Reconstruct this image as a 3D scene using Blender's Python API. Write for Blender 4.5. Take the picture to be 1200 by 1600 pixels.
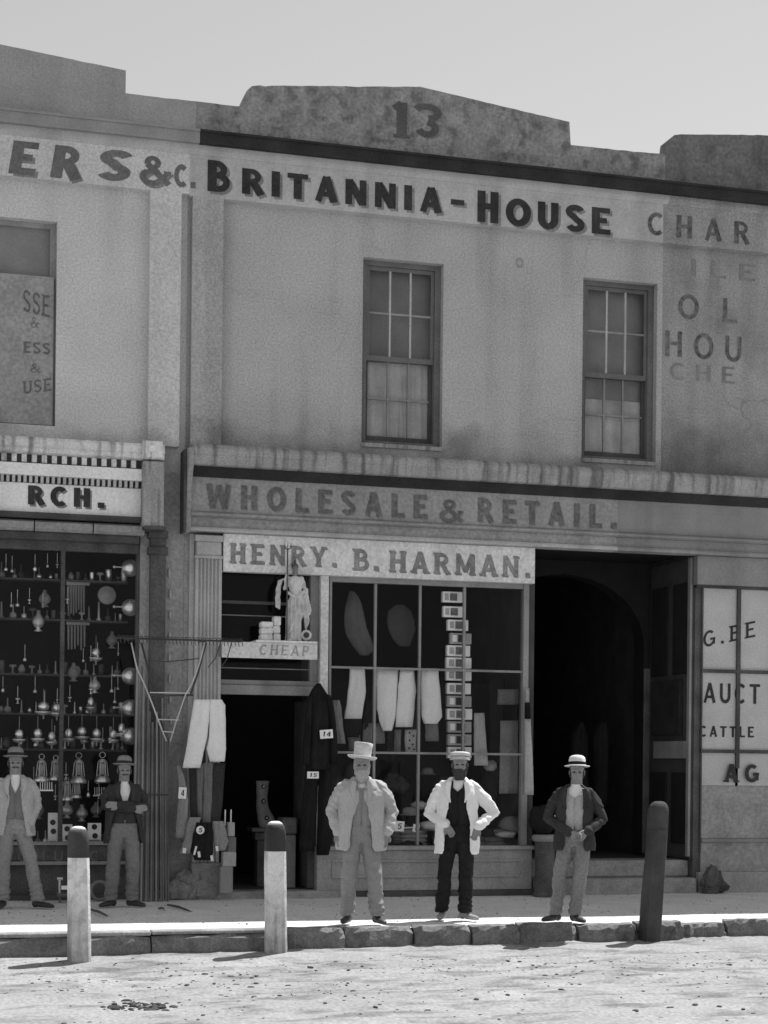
import bpy, bmesh, math, random
from mathutils import Vector, Matrix, noise
R = math.radians
rnd = random.Random(11)
scene = bpy.context.scene
for o in list(bpy.data.objects): bpy.data.objects.remove(o)
col = scene.collection

# ------------------------------------------------------------------ camera
FPX, YAW, ROLL, DIST, EYE = 2700.0, R(15.7), R(0.6), 19.8, 1.6
CAM = Vector((-DIST*math.tan(YAW), -DIST, EYE))
_f = Vector((math.sin(YAW), math.cos(YAW), 0)); _r = Vector((math.cos(YAW), -math.sin(YAW), 0)); _u = Vector((0, 0, 1))
RT = _r*math.cos(ROLL) + _u*math.sin(ROLL); UP = -_r*math.sin(ROLL) + _u*math.cos(ROLL)
cd = bpy.data.cameras.new('camera'); cam = bpy.data.objects.new('camera', cd); col.objects.link(cam)
m = Matrix((RT, UP, -_f)).transposed().to_4x4(); m.translation = CAM; cam.matrix_world = m
cd.sensor_fit = 'AUTO'; cd.sensor_width = 36; cd.lens = FPX/1600*36; cd.shift_y = 390/1600
cd.clip_start = .1; cd.clip_end = 3000
scene.camera = cam
# ------------------------------------------------------------------ sky, sun, exposure
SUN = Vector((1.6, 1.0, 3.45)).normalized()           # high, behind the terrace and to the right
w = bpy.data.worlds.new('World'); scene.world = w; w.use_nodes = True
nt = w.node_tree; nt.nodes.clear()
sky = nt.nodes.new('ShaderNodeTexSky'); sky.sky_type = 'NISHITA'; sky.sun_disc = False
sky.sun_elevation = math.asin(SUN.z); sky.sun_rotation = math.atan2(SUN.x, SUN.y)
sky.air_density = 1.0; sky.dust_density = 0.3; sky.ozone_density = 1.0
sep = nt.nodes.new('ShaderNodeSeparateColor'); bg = nt.nodes.new('ShaderNodeBackground'); out = nt.nodes.new('ShaderNodeOutputWorld')
nt.links.new(sky.outputs[0], sep.inputs[0]); nt.links.new(sep.outputs[2], bg.inputs[0]); nt.links.new(bg.outputs[0], out.inputs[0])
bg.inputs[1].default_value = 0.09                       # blue-sensitive plate: only the sky's blue, as grey
sd = bpy.data.lights.new('sun', 'SUN'); so = bpy.data.objects.new('sun', sd); col.objects.link(so)
sd.energy = 5.0; sd.angle = R(.55); sd.color = (1, 1, 1)
so.rotation_euler = SUN.to_track_quat('Z', 'Y').to_euler(); so.location = SUN*60
vs = scene.view_settings; vs.view_transform = 'Standard'; vs.look = 'None'; vs.gamma = 1; vs.exposure = 0.3; vs.use_curve_mapping = False
scene.render.engine = 'CYCLES'

# ------------------------------------------------------------------ helpers
def at(x, y, Y):
    "point on the plane at depth Y seen at this spot of the photograph (1200 x 1600)"
    d = RT*((x-600)/FPX) - UP*((y-1190)/FPX) + _f
    return CAM + d*((Y-CAM.y)/d.y)
def ground(x, y, Z=0):
    d = RT*((x-600)/FPX) - UP*((y-1190)/FPX) + _f
    return CAM + d*((Z-CAM.z)/d.z)
WO = {}
def worigin(o): return WO.get(o.name, Vector((0, 0, 0))) if o else Vector((0, 0, 0))
def tag(o, label=None, cat=None, group=None, kind=None):
    if label: o['label'] = label
    if cat: o['category'] = cat
    if group: o['group'] = group
    if kind: o['kind'] = kind
    return o
def empty(name, loc, label=None, cat=None, group=None, rz=0):
    o = bpy.data.objects.new(name, None); col.objects.link(o); o.location = loc; o.rotation_euler.z = rz
    o.empty_display_size = .1; WO[o.name] = Vector(loc)
    return tag(o, label, cat, group)
class MB:
    def __init__(s): s.v = []; s.f = []
    def add(s, vs, fs):
        b = len(s.v); s.v += [Vector(p) for p in vs]; s.f += [[b+i for i in f] for f in fs]; return s
    def box(s, x0, x1, y0, y1, z0, z1):
        return s.add([(x0,y0,z0),(x1,y0,z0),(x1,y1,z0),(x0,y1,z0),(x0,y0,z1),(x1,y0,z1),(x1,y1,z1),(x0,y1,z1)],
                     [(0,3,2,1),(4,5,6,7),(0,1,5,4),(1,2,6,5),(2,3,7,6),(3,0,4,7)])
    def prism(s, poly, y0, y1):            # polygon in XZ, extruded along Y
        n = len(poly); a = [(x,y0,z) for x,z in poly]+[(x,y1,z) for x,z in poly]
        return s.add(a, [list(range(n)), list(range(2*n-1, n-1, -1))]+[(i,i+n,(i+1)%n+n,(i+1)%n) for i in range(n)])
    def xprof(s, prof, x0, x1):            # profile (y,z), extruded along X
        n = len(prof); a = [(x0,y,z) for y,z in prof]+[(x1,y,z) for y,z in prof]
        return s.add(a, [list(range(n)), list(range(2*n-1, n-1, -1))]+[(i,i+n,(i+1)%n+n,(i+1)%n) for i in range(n)])
    def zprof(s, prof, z0, z1):            # profile (x,y), extruded along Z
        n = len(prof); a = [(x,y,z0) for x,y in prof]+[(x,y,z1) for x,y in prof]
        return s.add(a, [list(range(n)), list(range(2*n-1, n-1, -1))]+[(i,i+n,(i+1)%n+n,(i+1)%n) for i in range(n)])
    def rings(s, rr, close=True):          # list of equal-length closed rings
        n = len(rr[0]); a = [p for r in rr for p in r]; f = []
        for k in range(len(rr)-1):
            for i in range(n): f.append((k*n+i, k*n+(i+1)%n, (k+1)*n+(i+1)%n, (k+1)*n+i))
        if close: f += [list(range(n))[::-1], [(len(rr)-1)*n+i for i in range(n)]]
        return s.add(a, f)
    def tube(s, pts, rad, n=8, caps=True, ball=False):
        pts = [Vector(p) for p in pts]
        if not hasattr(rad, '__len__'): rad = [rad]*len(pts)
        rad = list(rad)
        if ball:
            d0 = (pts[0]-pts[1]).normalized(); d1 = (pts[-1]-pts[-2]).normalized()
            pts = [pts[0]+d0*rad[0]*.95, pts[0]+d0*rad[0]*.6]+pts+[pts[-1]+d1*rad[-1]*.6, pts[-1]+d1*rad[-1]*.95]
            rad = [rad[0]*.3, rad[0]*.8]+rad+[rad[-1]*.8, rad[-1]*.3]
        rr = []; ref = None
        for i, p in enumerate(pts):
            t = (pts[min(i+1, len(pts)-1)]-pts[max(i-1, 0)]).normalized()
            if ref is None: ref = Vector((0, 1, 0)) if abs(t.y) < .8 else Vector((1, 0, 0))
            a = (ref - t*ref.dot(t)).normalized(); b = t.cross(a); ref = a
            rr.append([p+(a*math.cos(2*math.pi*k/n)+b*math.sin(2*math.pi*k/n))*rad[i] for k in range(n)])
        return s.rings(rr, caps)
    def lathe(s, prof, c, n=16, sx=1, sy=1):   # (r,z) around a vertical axis
        c = Vector(c)
        return s.rings([[c+Vector((max(r,1e-4)*sx*math.cos(2*math.pi*k/n), max(r,1e-4)*sy*math.sin(2*math.pi*k/n), z)) for k in range(n)] for r, z in prof])
    def lathe_y(s, prof, c, n=16):             # (r,y) around an axis that points at the street
        c = Vector(c)
        return s.rings([[c+Vector((max(r,1e-4)*math.cos(2*math.pi*k/n), y, max(r,1e-4)*math.sin(2*math.pi*k/n))) for k in range(n)] for r, y in prof])
    def ell(s, c, r, n=14, m_=8):
        c = Vector(c); rr = []
        for j in range(1, m_):
            a = math.pi*j/m_-math.pi/2
            rr.append([c+Vector((r[0]*math.cos(a)*math.cos(2*math.pi*k/n), r[1]*math.cos(a)*math.sin(2*math.pi*k/n), r[2]*math.sin(a))) for k in range(n)])
        return s.rings(rr)
    def mesh(s, name, off=Vector((0,0,0))):
        me = bpy.data.meshes.new(name); me.from_pydata([tuple(v-off) for v in s.v], [], s.f); me.update(); return me
    def build(s, name, mt, parent=None, smooth=False, bevel=0, recalc=True):
        lo = Vector([min(v[i] for v in s.v) for i in range(3)]); hi = Vector([max(v[i] for v in s.v) for i in range(3)])
        org = Vector(((lo.x+hi.x)/2, (lo.y+hi.y)/2, lo.z))
        me = s.mesh(name, org)
        bm = bmesh.new(); bm.from_mesh(me)
        if recalc: bmesh.ops.recalc_face_normals(bm, faces=bm.faces)
        if bevel: bmesh.ops.bevel(bm, geom=[e for e in bm.edges if len(e.link_faces) == 2 and e.calc_face_angle(0) > .6], offset=bevel, segments=1, affect='EDGES')
        if smooth:
            for f in bm.faces: f.smooth = True
        bm.to_mesh(me); bm.free()
        return place(name, me, mt, parent, org)
def place(name, me, mt, parent, org):
    if mt and not me.materials: me.materials.append(mt)
    o = bpy.data.objects.new(name, me); col.objects.link(o)
    o.location = Vector(org)-worigin(parent); WO[o.name] = Vector(org)
    if parent: o.parent = parent
    return o
def piece(cache, key, maker, name, mt, parent, org):      # alike pieces share their mesh
    k = (name, key)
    if k not in cache:
        mb = maker(); cache[k] = mb.mesh(name); cache[k].materials.append(mt)
    return place(name, cache[k], mt, parent, org)
PC = {}

# ------------------------------------------------------------------ materials (a black-and-white plate: all greys)
MT = {}
def mat(name, v, rough=.85, var=.18, scale=3.0, fine=.12, fscale=45, streak=0, sx=2.6, bump=.15, bscale=60, spec=.25, metal=0, dirt=0, dscale=1.5, splash=None, aniso=None, crack=0):
    if name in MT: return MT[name]
    m_ = bpy.data.materials.new(name); m_.use_nodes = True; t = m_.node_tree; N = t.nodes; L = t.links
    b = N['Principled BSDF']; b.inputs['Roughness'].default_value = rough; b.inputs['Specular IOR Level'].default_value = spec; b.inputs['Metallic'].default_value = metal
    g = N.new('ShaderNodeNewGeometry')
    def tex(sc, det, mapsc=None):
        n = N.new('ShaderNodeTexNoise'); n.inputs['Scale'].default_value = sc; n.inputs['Detail'].default_value = det
        if mapsc:
            mp = N.new('ShaderNodeVectorMath'); mp.operation = 'MULTIPLY'; mp.inputs[1].default_value = mapsc
            L.new(g.outputs['Position'], mp.inputs[0]); L.new(mp.outputs[0], n.inputs['Vector'])
        else: L.new(g.outputs['Position'], n.inputs['Vector'])
        return n.outputs[0]
    def math_(op, a, b_=None, c=None):
        n = N.new('ShaderNodeMath'); n.operation = op
        for i, x in enumerate((a, b_, c)):
            if x is None: continue
            if isinstance(x, (int, float)): n.inputs[i].default_value = x
            else: L.new(x, n.inputs[i])
        return n.outputs[0]
    def ramp(x, lo, hi, a, b_):
        n = N.new('ShaderNodeMapRange'); n.clamp = True; L.new(x, n.inputs[0])
        for i, q in enumerate((lo, hi, a, b_)): n.inputs[i+1].default_value = q
        return n.outputs[0]
    f = ramp(tex(scale, 4), .3, .7, 1-var, 1+var)
    if fine: f = math_('MULTIPLY', f, ramp(tex(fscale, 3), .3, .7, 1-fine, 1+fine))
    if streak: f = math_('MULTIPLY', f, ramp(tex(1, 7, (sx, .3, sx*.085)), .48, .66, 1, 1-streak))
    if dirt: f = math_('MULTIPLY', f, ramp(tex(dscale, 6) if not aniso else tex(1, 7, aniso), .5, .66, 1, 1-dirt))
    if crack:                                              # hairline cracks, only here and there
        vo = N.new('ShaderNodeTexVoronoi'); vo.feature = 'DISTANCE_TO_EDGE'; vo.inputs['Scale'].default_value = .8
        nz_ = N.new('ShaderNodeTexNoise'); nz_.inputs['Scale'].default_value = 2.5; nz_.inputs['Detail'].default_value = 5; L.new(g.outputs['Position'], nz_.inputs['Vector'])
        ad = N.new('ShaderNodeVectorMath'); ad.operation = 'MULTIPLY_ADD'; ad.inputs[1].default_value = (.5, .5, .5); L.new(nz_.outputs['Color'], ad.inputs[0]); L.new(g.outputs['Position'], ad.inputs[2]); L.new(ad.outputs[0], vo.inputs['Vector'])
        ln_ = ramp(vo.outputs['Distance'], .003, .010, 1, 0); f = math_('MULTIPLY', f, math_('SUBTRACT', 1, math_('MULTIPLY', math_('MULTIPLY', ln_, ramp(tex(.9, 3), .5, .6, 0, 1)), crack)))
    if splash:                                             # rain-splash dirt above a ledge, ragged edge
        sp = N.new('ShaderNodeSeparateXYZ'); L.new(g.outputs['Position'], sp.inputs[0])
        hgt_ = math_('ADD', sp.outputs[2], ramp(tex(1.7, 6), .3, .7, -.35, .35))
        f = math_('MULTIPLY', f, ramp(hgt_, splash[0], splash[0]+splash[1], 1-splash[2], 1))
    v_ = math_('MINIMUM', math_('MULTIPLY', f, v), .92)
    c = N.new('ShaderNodeCombineColor')
    for i in range(3): L.new(v_, c.inputs[i])
    L.new(c.outputs[0], b.inputs['Base Color'])
    if bump:
        bn = N.new('ShaderNodeBump'); bn.inputs['Strength'].default_value = bump; bn.inputs['Distance'].default_value = .02
        L.new(tex(bscale, 3), bn.inputs['Height']); L.new(bn.outputs[0], b.inputs['Normal'])
    MT[name] = m_; return m_
def glass(name, refl=1.0):
    m_ = bpy.data.materials.new(name); m_.use_nodes = True; t = m_.node_tree; N = t.nodes; L = t.links; N.clear()
    o = N.new('ShaderNodeOutputMaterial'); mx = N.new('ShaderNodeMixShader'); tr = N.new('ShaderNodeBsdfTransparent'); gl = N.new('ShaderNodeBsdfGlossy')
    fr = N.new('ShaderNodeFresnel'); fr.inputs[0].default_value = 1.26; ml = N.new('ShaderNodeMath'); ml.operation = 'MULTIPLY'; ml.inputs[1].default_value = refl
    tr.inputs[0].default_value = (.98, .98, .98, 1); gl.inputs['Roughness'].default_value = .03
    nz = N.new('ShaderNodeTexNoise'); nz.inputs['Scale'].default_value = 2.2; bp = N.new('ShaderNodeBump'); bp.inputs['Strength'].default_value = .12; bp.inputs['Distance'].default_value = .05
    L.new(nz.outputs[0], bp.inputs['Height']); L.new(bp.outputs[0], gl.inputs['Normal'])
    L.new(fr.outputs[0], ml.inputs[0]); L.new(ml.outputs[0], mx.inputs[0]); L.new(tr.outputs[0], mx.inputs[1]); L.new(gl.outputs[0], mx.inputs[2]); L.new(mx.outputs[0], o.inputs[0])
    MT[name] = m_; return m_
STUCCO_L = mat('stucco_pale', .60, crack=.1, splash=(5.05,.35,.35), var=.07, scale=1.2, fine=.2, fscale=45, streak=.10, bump=.6, bscale=32)
STUCCO_B = mat('stucco_mid', .46, crack=.13, splash=(5.1,.5,.45), var=.10, scale=1.0, fine=.22, fscale=45, streak=.16, bump=.6, bscale=32)
STUCCO_R = mat('stucco_weathered', .35, crack=.2, splash=(5.15,.6,.5), var=.13, scale=1.3, fine=.22, fscale=40, streak=.22, bump=.6, bscale=32, dirt=.25)
PARA_B = mat('parapet_mottled', .31, var=.2, scale=5, fine=.25, fscale=26, streak=.2, bump=.5, dirt=.4, dscale=7)
PARA_R = mat('parapet_dark', .2, var=.3, scale=3, fine=.25, fscale=22, streak=.3, bump=.4, dirt=.4, dscale=3)
PARA_L = mat('parapet_grey', .36, var=.1, scale=2, fine=.15, streak=.1, bump=.3)
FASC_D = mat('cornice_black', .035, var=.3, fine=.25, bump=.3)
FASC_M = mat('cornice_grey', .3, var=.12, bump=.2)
MOULD = mat('moulding_pale', .50, var=.1, streak=.18, bump=.2)
LEDGE = mat('ledge_stained', .38, var=.2, scale=3, fine=.2, streak=.6, sx=11, bump=.3, dirt=.18, dscale=6)
LEDGE_W = mat('ledge_white_stained', .72, var=.12, fine=.15, streak=.6, sx=11, bump=.25, dirt=.2, dscale=8)
FASCIA = mat('fascia_paint', .33, var=.14, fine=.2, fscale=25, streak=.12, bump=.2)
FASCIA_R = mat('fascia_paint_dull', .27, var=.1, fine=.12, streak=.15, bump=.2)
SIGN_W = mat('sign_white', .82, var=.08, fine=.12, fscale=30, streak=.08, bump=.12)
SIGN_P = mat('sign_pale', .72, var=.1, fine=.18, fscale=28, streak=.1, bump=.15)
TRIM_P = mat('trim_pale', .48, var=.12, fine=.12, streak=.22, bump=.15)
TRIM_M = mat('trim_grey', .3, var=.15, fine=.12, streak=.25, bump=.15)
TRIM_D = mat('trim_dark', .09, var=.25, fine=.2, streak=.2, bump=.2)
WOOD_D = mat('wood_dark', .11, var=.3, fine=.25, streak=.3, bump=.25)
STALL = mat('stallboard_paint', .36, var=.14, fine=.16, streak=.18, bump=.2)
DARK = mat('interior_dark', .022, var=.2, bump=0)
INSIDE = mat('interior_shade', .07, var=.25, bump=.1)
STONE = mat('stone_rough', .3, var=.3, scale=6, fine=.25, bump=.6, bscale=18, dirt=.3, dscale=6)
KERB = mat('kerb_stone', .2, var=.35, scale=5, fine=.25, bump=.5, bscale=22, dirt=.35, dscale=5)
STEP = mat('step_stone', .32, var=.22, scale=5, fine=.2, bump=.35, dirt=.3)
PATH = mat('footpath_gravel', .74, var=.08, scale=2, fine=.22, fscale=38, bump=.6, bscale=70)
ROAD = mat('road_dirt', .31, var=.14, scale=1.2, fine=.22, fscale=30, bump=.5, bscale=28, dirt=.45, aniso=(2.2,5,2))
DUNG = mat('clod_dark', .06, var=.3, bump=.4)
INK = mat('letter_black', .045, var=.3, fine=.3, fscale=25, bump=.05)
INK_M = mat('letter_grey', .16, var=.2, fine=.25, fscale=25, bump=.05)
INK_L = mat('letter_faded', .15, var=.2, fine=.35, fscale=25, bump=.05)
INK_H = mat('letter_soft', .25, var=.2, fine=.3, fscale=25, bump=.05)
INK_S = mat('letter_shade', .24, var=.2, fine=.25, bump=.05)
INK_F = mat('letter_worn', .13, var=.4, fine=.5, fscale=18, bump=.05)
POST_W = mat('post_whitewash', .78, splash=(-.45,.75,.5), dirt=.25, dscale=9, var=.06, fine=.1, streak=.5, sx=14, bump=.3, bscale=30)
POST_D = mat('post_tar', .07, var=.3, streak=.4, bump=.4)
IRON = mat('iron_dark', .06, rough=.55, var=.3, bump=.1, spec=.4)
IRON_M = mat('iron_rod', .17, rough=.55, var=.3, bump=.1, spec=.4)
TIN = mat('tin_bright', .75, rough=.28, var=.1, bump=.05, spec=.5, metal=.85)
BRASS = mat('brass_dull', .5, rough=.4, var=.2, bump=.05, metal=.6)
ROPE = mat('cord_pale', .6, bump=.2)
CL_W = mat('cloth_white', .88, var=.04, fine=.1, fscale=70, bump=.2, bscale=150, spec=.1)
CL_P = mat('cloth_pale_grey', .45, var=.08, fine=.12, bump=.2, bscale=150, spec=.1)
CL_G = mat('cloth_grey', .2, var=.12, fine=.15, bump=.25, bscale=150, spec=.1)
CL_M = mat('cloth_mid_grey', .3, var=.1, fine=.15, bump=.25, bscale=150, spec=.1)
CL_D = mat('cloth_dark', .05, var=.2, fine=.2, bump=.25, bscale=150, spec=.1)
CL_K = mat('cloth_black', .02, var=.2, fine=.2, bump=.2, bscale=150, spec=.1)
CARD = mat('card_white', .88, var=.03, fine=.05, bump=0)
CARD_G = mat('card_grey', .4, var=.1, bump=0)
SKIN = mat('skin', .27, var=.08, fine=.05, bump=.05, rough=.6)
HAIR = mat('hair_dark', .06, var=.3, fine=.3, fscale=90, bump=.6, bscale=120)
HAIR_G = mat('hair_grey', .42, var=.2, fine=.25, fscale=90, bump=.6, bscale=120)
LEATH = mat('shoe_leather', .05, rough=.5, var=.25, bump=.1, spec=.4)
LEATH_P = mat('shoe_dusty', .3, rough=.7, var=.2, bump=.1)
FELT_P = mat('felt_pale', .6, var=.06, bump=.1)
FELT_G = mat('felt_grey', .25, var=.1, bump=.1)
STRAW = mat('straw', .75, var=.06, bump=.25, bscale=120)
PLASTER = mat('statue_plaster', .62, var=.12, fine=.1, bump=.15, dirt=.25, dscale=9)
TWEED = mat('cloth_tweed', .46, var=.08, fine=.2, fscale=120, bump=.3, bscale=180, spec=.1)
TWEED_D = mat('cloth_tweed_trouser', .28, var=.08, fine=.2, fscale=120, bump=.3, bscale=180, spec=.1)
LINEN = mat('cloth_linen', .87, var=.05, fine=.1, fscale=90, bump=.25, bscale=150, spec=.1)
EYE_M = mat('eye_dark', .03, bump=0, rough=.3)
WINF = mat('window_frame_paint', .17, var=.15, fine=.15, streak=.2)
BLIND = mat('blind_grey', .25, var=.16, scale=2, fine=.1, bump=.1)
CURT = mat('curtain_pale', .46, var=.2, scale=3, fine=.1, bump=.1)
PANE_P = mat('pane_painted', .5, rough=.35, var=.08, fine=.12, bump=.05, spec=.4)
GLASS = glass('window_glass', .9)

# ------------------------------------------------------------------ lettering (drawn from strokes)
def arc(cx, cy, rx, ry, a0, a1, n=12):
    return [(cx+rx*math.cos(R(a0+(a1-a0)*i/n)), cy+ry*math.sin(R(a0+(a1-a0)*i/n))) for i in range(n+1)]
def bowl(x0, x1, y0, y1):
    r = (y1-y0)/2; rx = min(r*1.1, (x1-x0)*.8)
    return [(x0, y1)]+arc(x1-rx, (y0+y1)/2, rx, r, 90, -90)+[(x0, y0)]
def glyph(ch, t):
    h = t*.75; T = 1-h/2; B = h/2; l = t/2; M_ = .5
    if ch == 'A': return .8, [([(l*1.1,0),(.4,1)],t*.8),([(.8-l*1.1,0),(.4,1)],t),([(.2,.3),(.6,.3)],h)], [(l*1.1,0),(.8-l*1.1,0)]
    if ch == 'B': return .72, [([(l+.05,0),(l+.05,1)],t),(bowl(.08,.64-l,.52,T),h),(bowl(.08,.72-l,B,.52),h)], [(.06,0,.1),(.06,1,.1)]
    if ch == 'C': return .74, [(arc(.4,.5,.4-l,.5-h/2,48,312,18),t*.9)], []
    if ch == 'D': return .76, [([(l+.05,0),(l+.05,1)],t),(bowl(.08,.76-l,B,T),h)], []
    if ch == 'E': return .66, [([(l+.05,0),(l+.05,1)],t),([(.1,T),(.64,T)],h),([(.1,.52),(.54,.52)],h),([(.1,B),(.66,B)],h)], [(.06,0,.1),(.06,1,.1)]
    if ch == 'F': return .62, [([(l+.05,0),(l+.05,1)],t),([(.1,T),(.62,T)],h),([(.1,.5),(.52,.5)],h)], []
    if ch == 'G': return .78, [(arc(.4,.5,.4-l,.5-h/2,48,330,18),t*.9),([(.45,.45),(.78,.45)],h),([(.78-l,.45),(.78-l,.1)],t*.8)], []
    if ch == 'H': return .78, [([(l+.05,0),(l+.05,1)],t),([(.73-l,0),(.73-l,1)],t),([(.1,.52),(.68,.52)],h)], [(l+.05,0),(l+.05,1),(.73-l,0),(.73-l,1)]
    if ch == 'I': return t+.12, [([(l+.06,0),(l+.06,1)],t)], [(l+.06,0),(l+.06,1)]
    if ch == 'L': return .62, [([(l+.05,0),(l+.05,1)],t),([(.1,B),(.62,B)],h)], [(l+.05,0),(l+.05,1)]
    if ch == 'M': return .95, [([(l+.04,0),(l+.04,1)],t*.8),([(.91-l,0),(.91-l,1)],t),([(l+.04,1),(.475,.15)],t*.8),([(.91-l,1),(.475,.15)],t*.8)], [(l+.04,0),(.91-l,0)]
    if ch == 'N': return .8, [([(l+.04,0),(l+.04,1)],t*.85),([(.76-l,0),(.76-l,1)],t*.85),([(l+.04,.97),(.76-l,.03)],t)], [(l+.04,0),(.76-l,1)]
    if ch == 'O': return .82, [(arc(.41,.5,.41-l,.5-h/2,0,360,24),t*.92)], []
    if ch == 'P': return .66, [([(l+.05,0),(l+.05,1)],t),(bowl(.08,.66-l,.46,T),h)], [(l+.05,0)]
    if ch == 'R': return .76, [([(l+.05,0),(l+.05,1)],t),(bowl(.08,.68-l,.5,T),h),([(.4,.48),(.7-l*.4,0)],t)], [(l+.05,0),(.06,1,.1),(.72-l*.4,0,.1)]
    if ch == 'S': return .66, [(arc(.33,.74,.33-l,.26-h/2,20,250,12)+arc(.33,.27,.33-l,.27-h/2,70,-160,12),t*.85)], []
    if ch == 'T': return .7, [([(.35,0),(.35,1)],t),([(.02,T),(.68,T)],h)], [(.35,0)]
    if ch == 'U': return .76, [([(l+.04,1),(l+.04,.35)]+arc(.38,.36,.34-l,.36-h/2,180,360,12)+[(.72-l,.35),(.72-l,1)],t*.92)], [(l+.04,1),(.72-l,1)]
    if ch == 'W': return 1.05, [([(l,1),(.28,0)],t),([(.28,0),(.525,.95)],t*.7),([(.525,.95),(.78,0)],t),([(.78,0),(1.05-l,1)],t*.7)], [(l,1),(1.05-l,1)]
    if ch == 'Y': return .76, [([(.38,0),(.38,.45)],t),([(.38,.42),(l,1)],t),([(.38,.42),(.76-l,1)],t*.75)], [(.38,0),(l,1),(.76-l,1)]
    if ch == '&': return .82, [([(.8,.03),(.2,.72)],t*.85),(arc(.34,.78,.15,.17,200,-50,12),t*.7),([(.44,.66),(.2,.44)],t*.6),(arc(.32,.26,.26,.22,120,330,12),t*.8),([(.54,.16),(.78,.46)],t*.55),([(.66,.46),(.86,.46)],t*.45)], []
    if ch == '1': return .45, [([(.24,0),(.24,1)],t),([(.24,.97),(.06,.8)],h)], [(.24,0)]
    if ch == '3': return .66, [(arc(.3,.74,.27,.26-h/2,160,-80,12),t*.85),(arc(.3,.27,.32-l,.27-h/2,85,-160,12),t*.85)], []
    if ch == '4': return .68, [([(.48,0),(.48,1)],t),([(.46,.98),(.04,.33)],h),([(.02,.3),(.66,.3)],h)], []
    if ch == '5': return .62, [([(.58,T),(.12,T)],h),([(.13,T),(.1,.52)],t*.8),(arc(.28,.32,.33-l,.32-h/2,125,-160,12),t*.85)], []
    if ch == '6': return .62, [(arc(.31,.3,.3-l,.3-h/2,0,360,18),t*.8),(arc(.5,.3,.49-l,.7-h/2,115,180,8),t*.8)], []
    if ch == '-': return .6, [([(.08,.48),(.52,.48)],h*1.2)], []
    if ch == '.': return t+.16, [([(.08+l,0),(.08+l,t*1.05)],t*1.05)], []
    if ch == ',': return t+.16, [([(.08+l,-.12),(.08+l+.03,t)],t)], []
    return .4, [], []
def ribbon(pts, th):
    L_ = []; n = len(pts); closed = n > 3 and math.dist(pts[0], pts[-1]) < 1e-6
    for i in range(n):
        if closed: a = pts[i-1] if i > 0 else pts[-2]; b = pts[i+1] if i < n-1 else pts[1]
        else: a = pts[max(i-1, 0)]; b = pts[min(i+1, n-1)]
        dx, dy = b[0]-a[0], b[1]-a[1]; q = math.hypot(dx, dy) or 1
        L_.append(((pts[i][0]-dy/q*th/2, pts[i][1]+dx/q*th/2), (pts[i][0]+dy/q*th/2, pts[i][1]-dx/q*th/2)))
    return L_
def lettering(mb, s, x0, x1, z0, hgt, Y, t=.2, serif=0, slant=0, gap=.14, dx=0, dz=0, curve=None, grow=0):
    ws = [glyph(c, t)[0] for c in s]; tot = sum(ws)+gap*(len(s)-1); k = (x1-x0)/tot; x = 0; lay = 0
    for c, wd in zip(s, ws):
        _, st, sf = glyph(c, t); st = list(st)
        if serif:
            for q in sf:
                hw = serif if len(q) == 2 else q[2]
                yy = q[1]+(.05 if q[1] == 0 else -.05)
                st.append(([(q[0]-hw, yy), (q[0]+hw, yy)], .1))
        for pts, th in st:
            rb = ribbon(pts, th+grow)
            def tr(p):
                gx = x0+(x+p[0]+slant*p[1])*k; gz = z0+p[1]*hgt
                if curve: gz += curve((gx-x0)/(x1-x0))
                return (gx+dx, Y-lay*.0003, gz+dz)
            v = [tr(p) for ab in rb for p in ab]
            mb.add(v, [(2*i, 2*i+1, 2*i+3, 2*i+2) for i in range(len(rb)-1)]); lay = (lay+1) % 9
        x += wd+gap
    return mb
def text_px(parent, s, x0, y0, x1, y1, Y, mt, shade=None, name='letter', t=.2, serif=0, slant=0, gap=.14, curve=None, off=(.028, -.028)):
    "x0,y0: top left, x1: right end, y1: bottom left, as they stand in the photograph; every letter is a piece of its own"
    a = at(x0, y0, Y); b = at(x0, y1, Y); c = at(x1, y1, Y)
    ws = [glyph(q, t)[0] for q in s]; k = (c.x-a.x)/(sum(ws)+gap*(len(s)-1)); x = a.x
    for q, wd in zip(s, ws):
        xe_ = x+wd*k; f_ = (lambda s_, x=x, xe_=xe_: curve((x+(xe_-x)*s_-a.x)/(c.x-a.x))) if curve else None
        if glyph(q, t)[1]:
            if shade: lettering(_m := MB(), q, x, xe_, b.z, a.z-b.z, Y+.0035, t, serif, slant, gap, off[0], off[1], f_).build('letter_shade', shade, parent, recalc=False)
            lettering(_n := MB(), q, x, xe_, b.z, a.z-b.z, Y, t, serif, slant, gap, 0, 0, f_).build(name, mt, parent, recalc=False)
        x = xe_+gap*k

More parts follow.
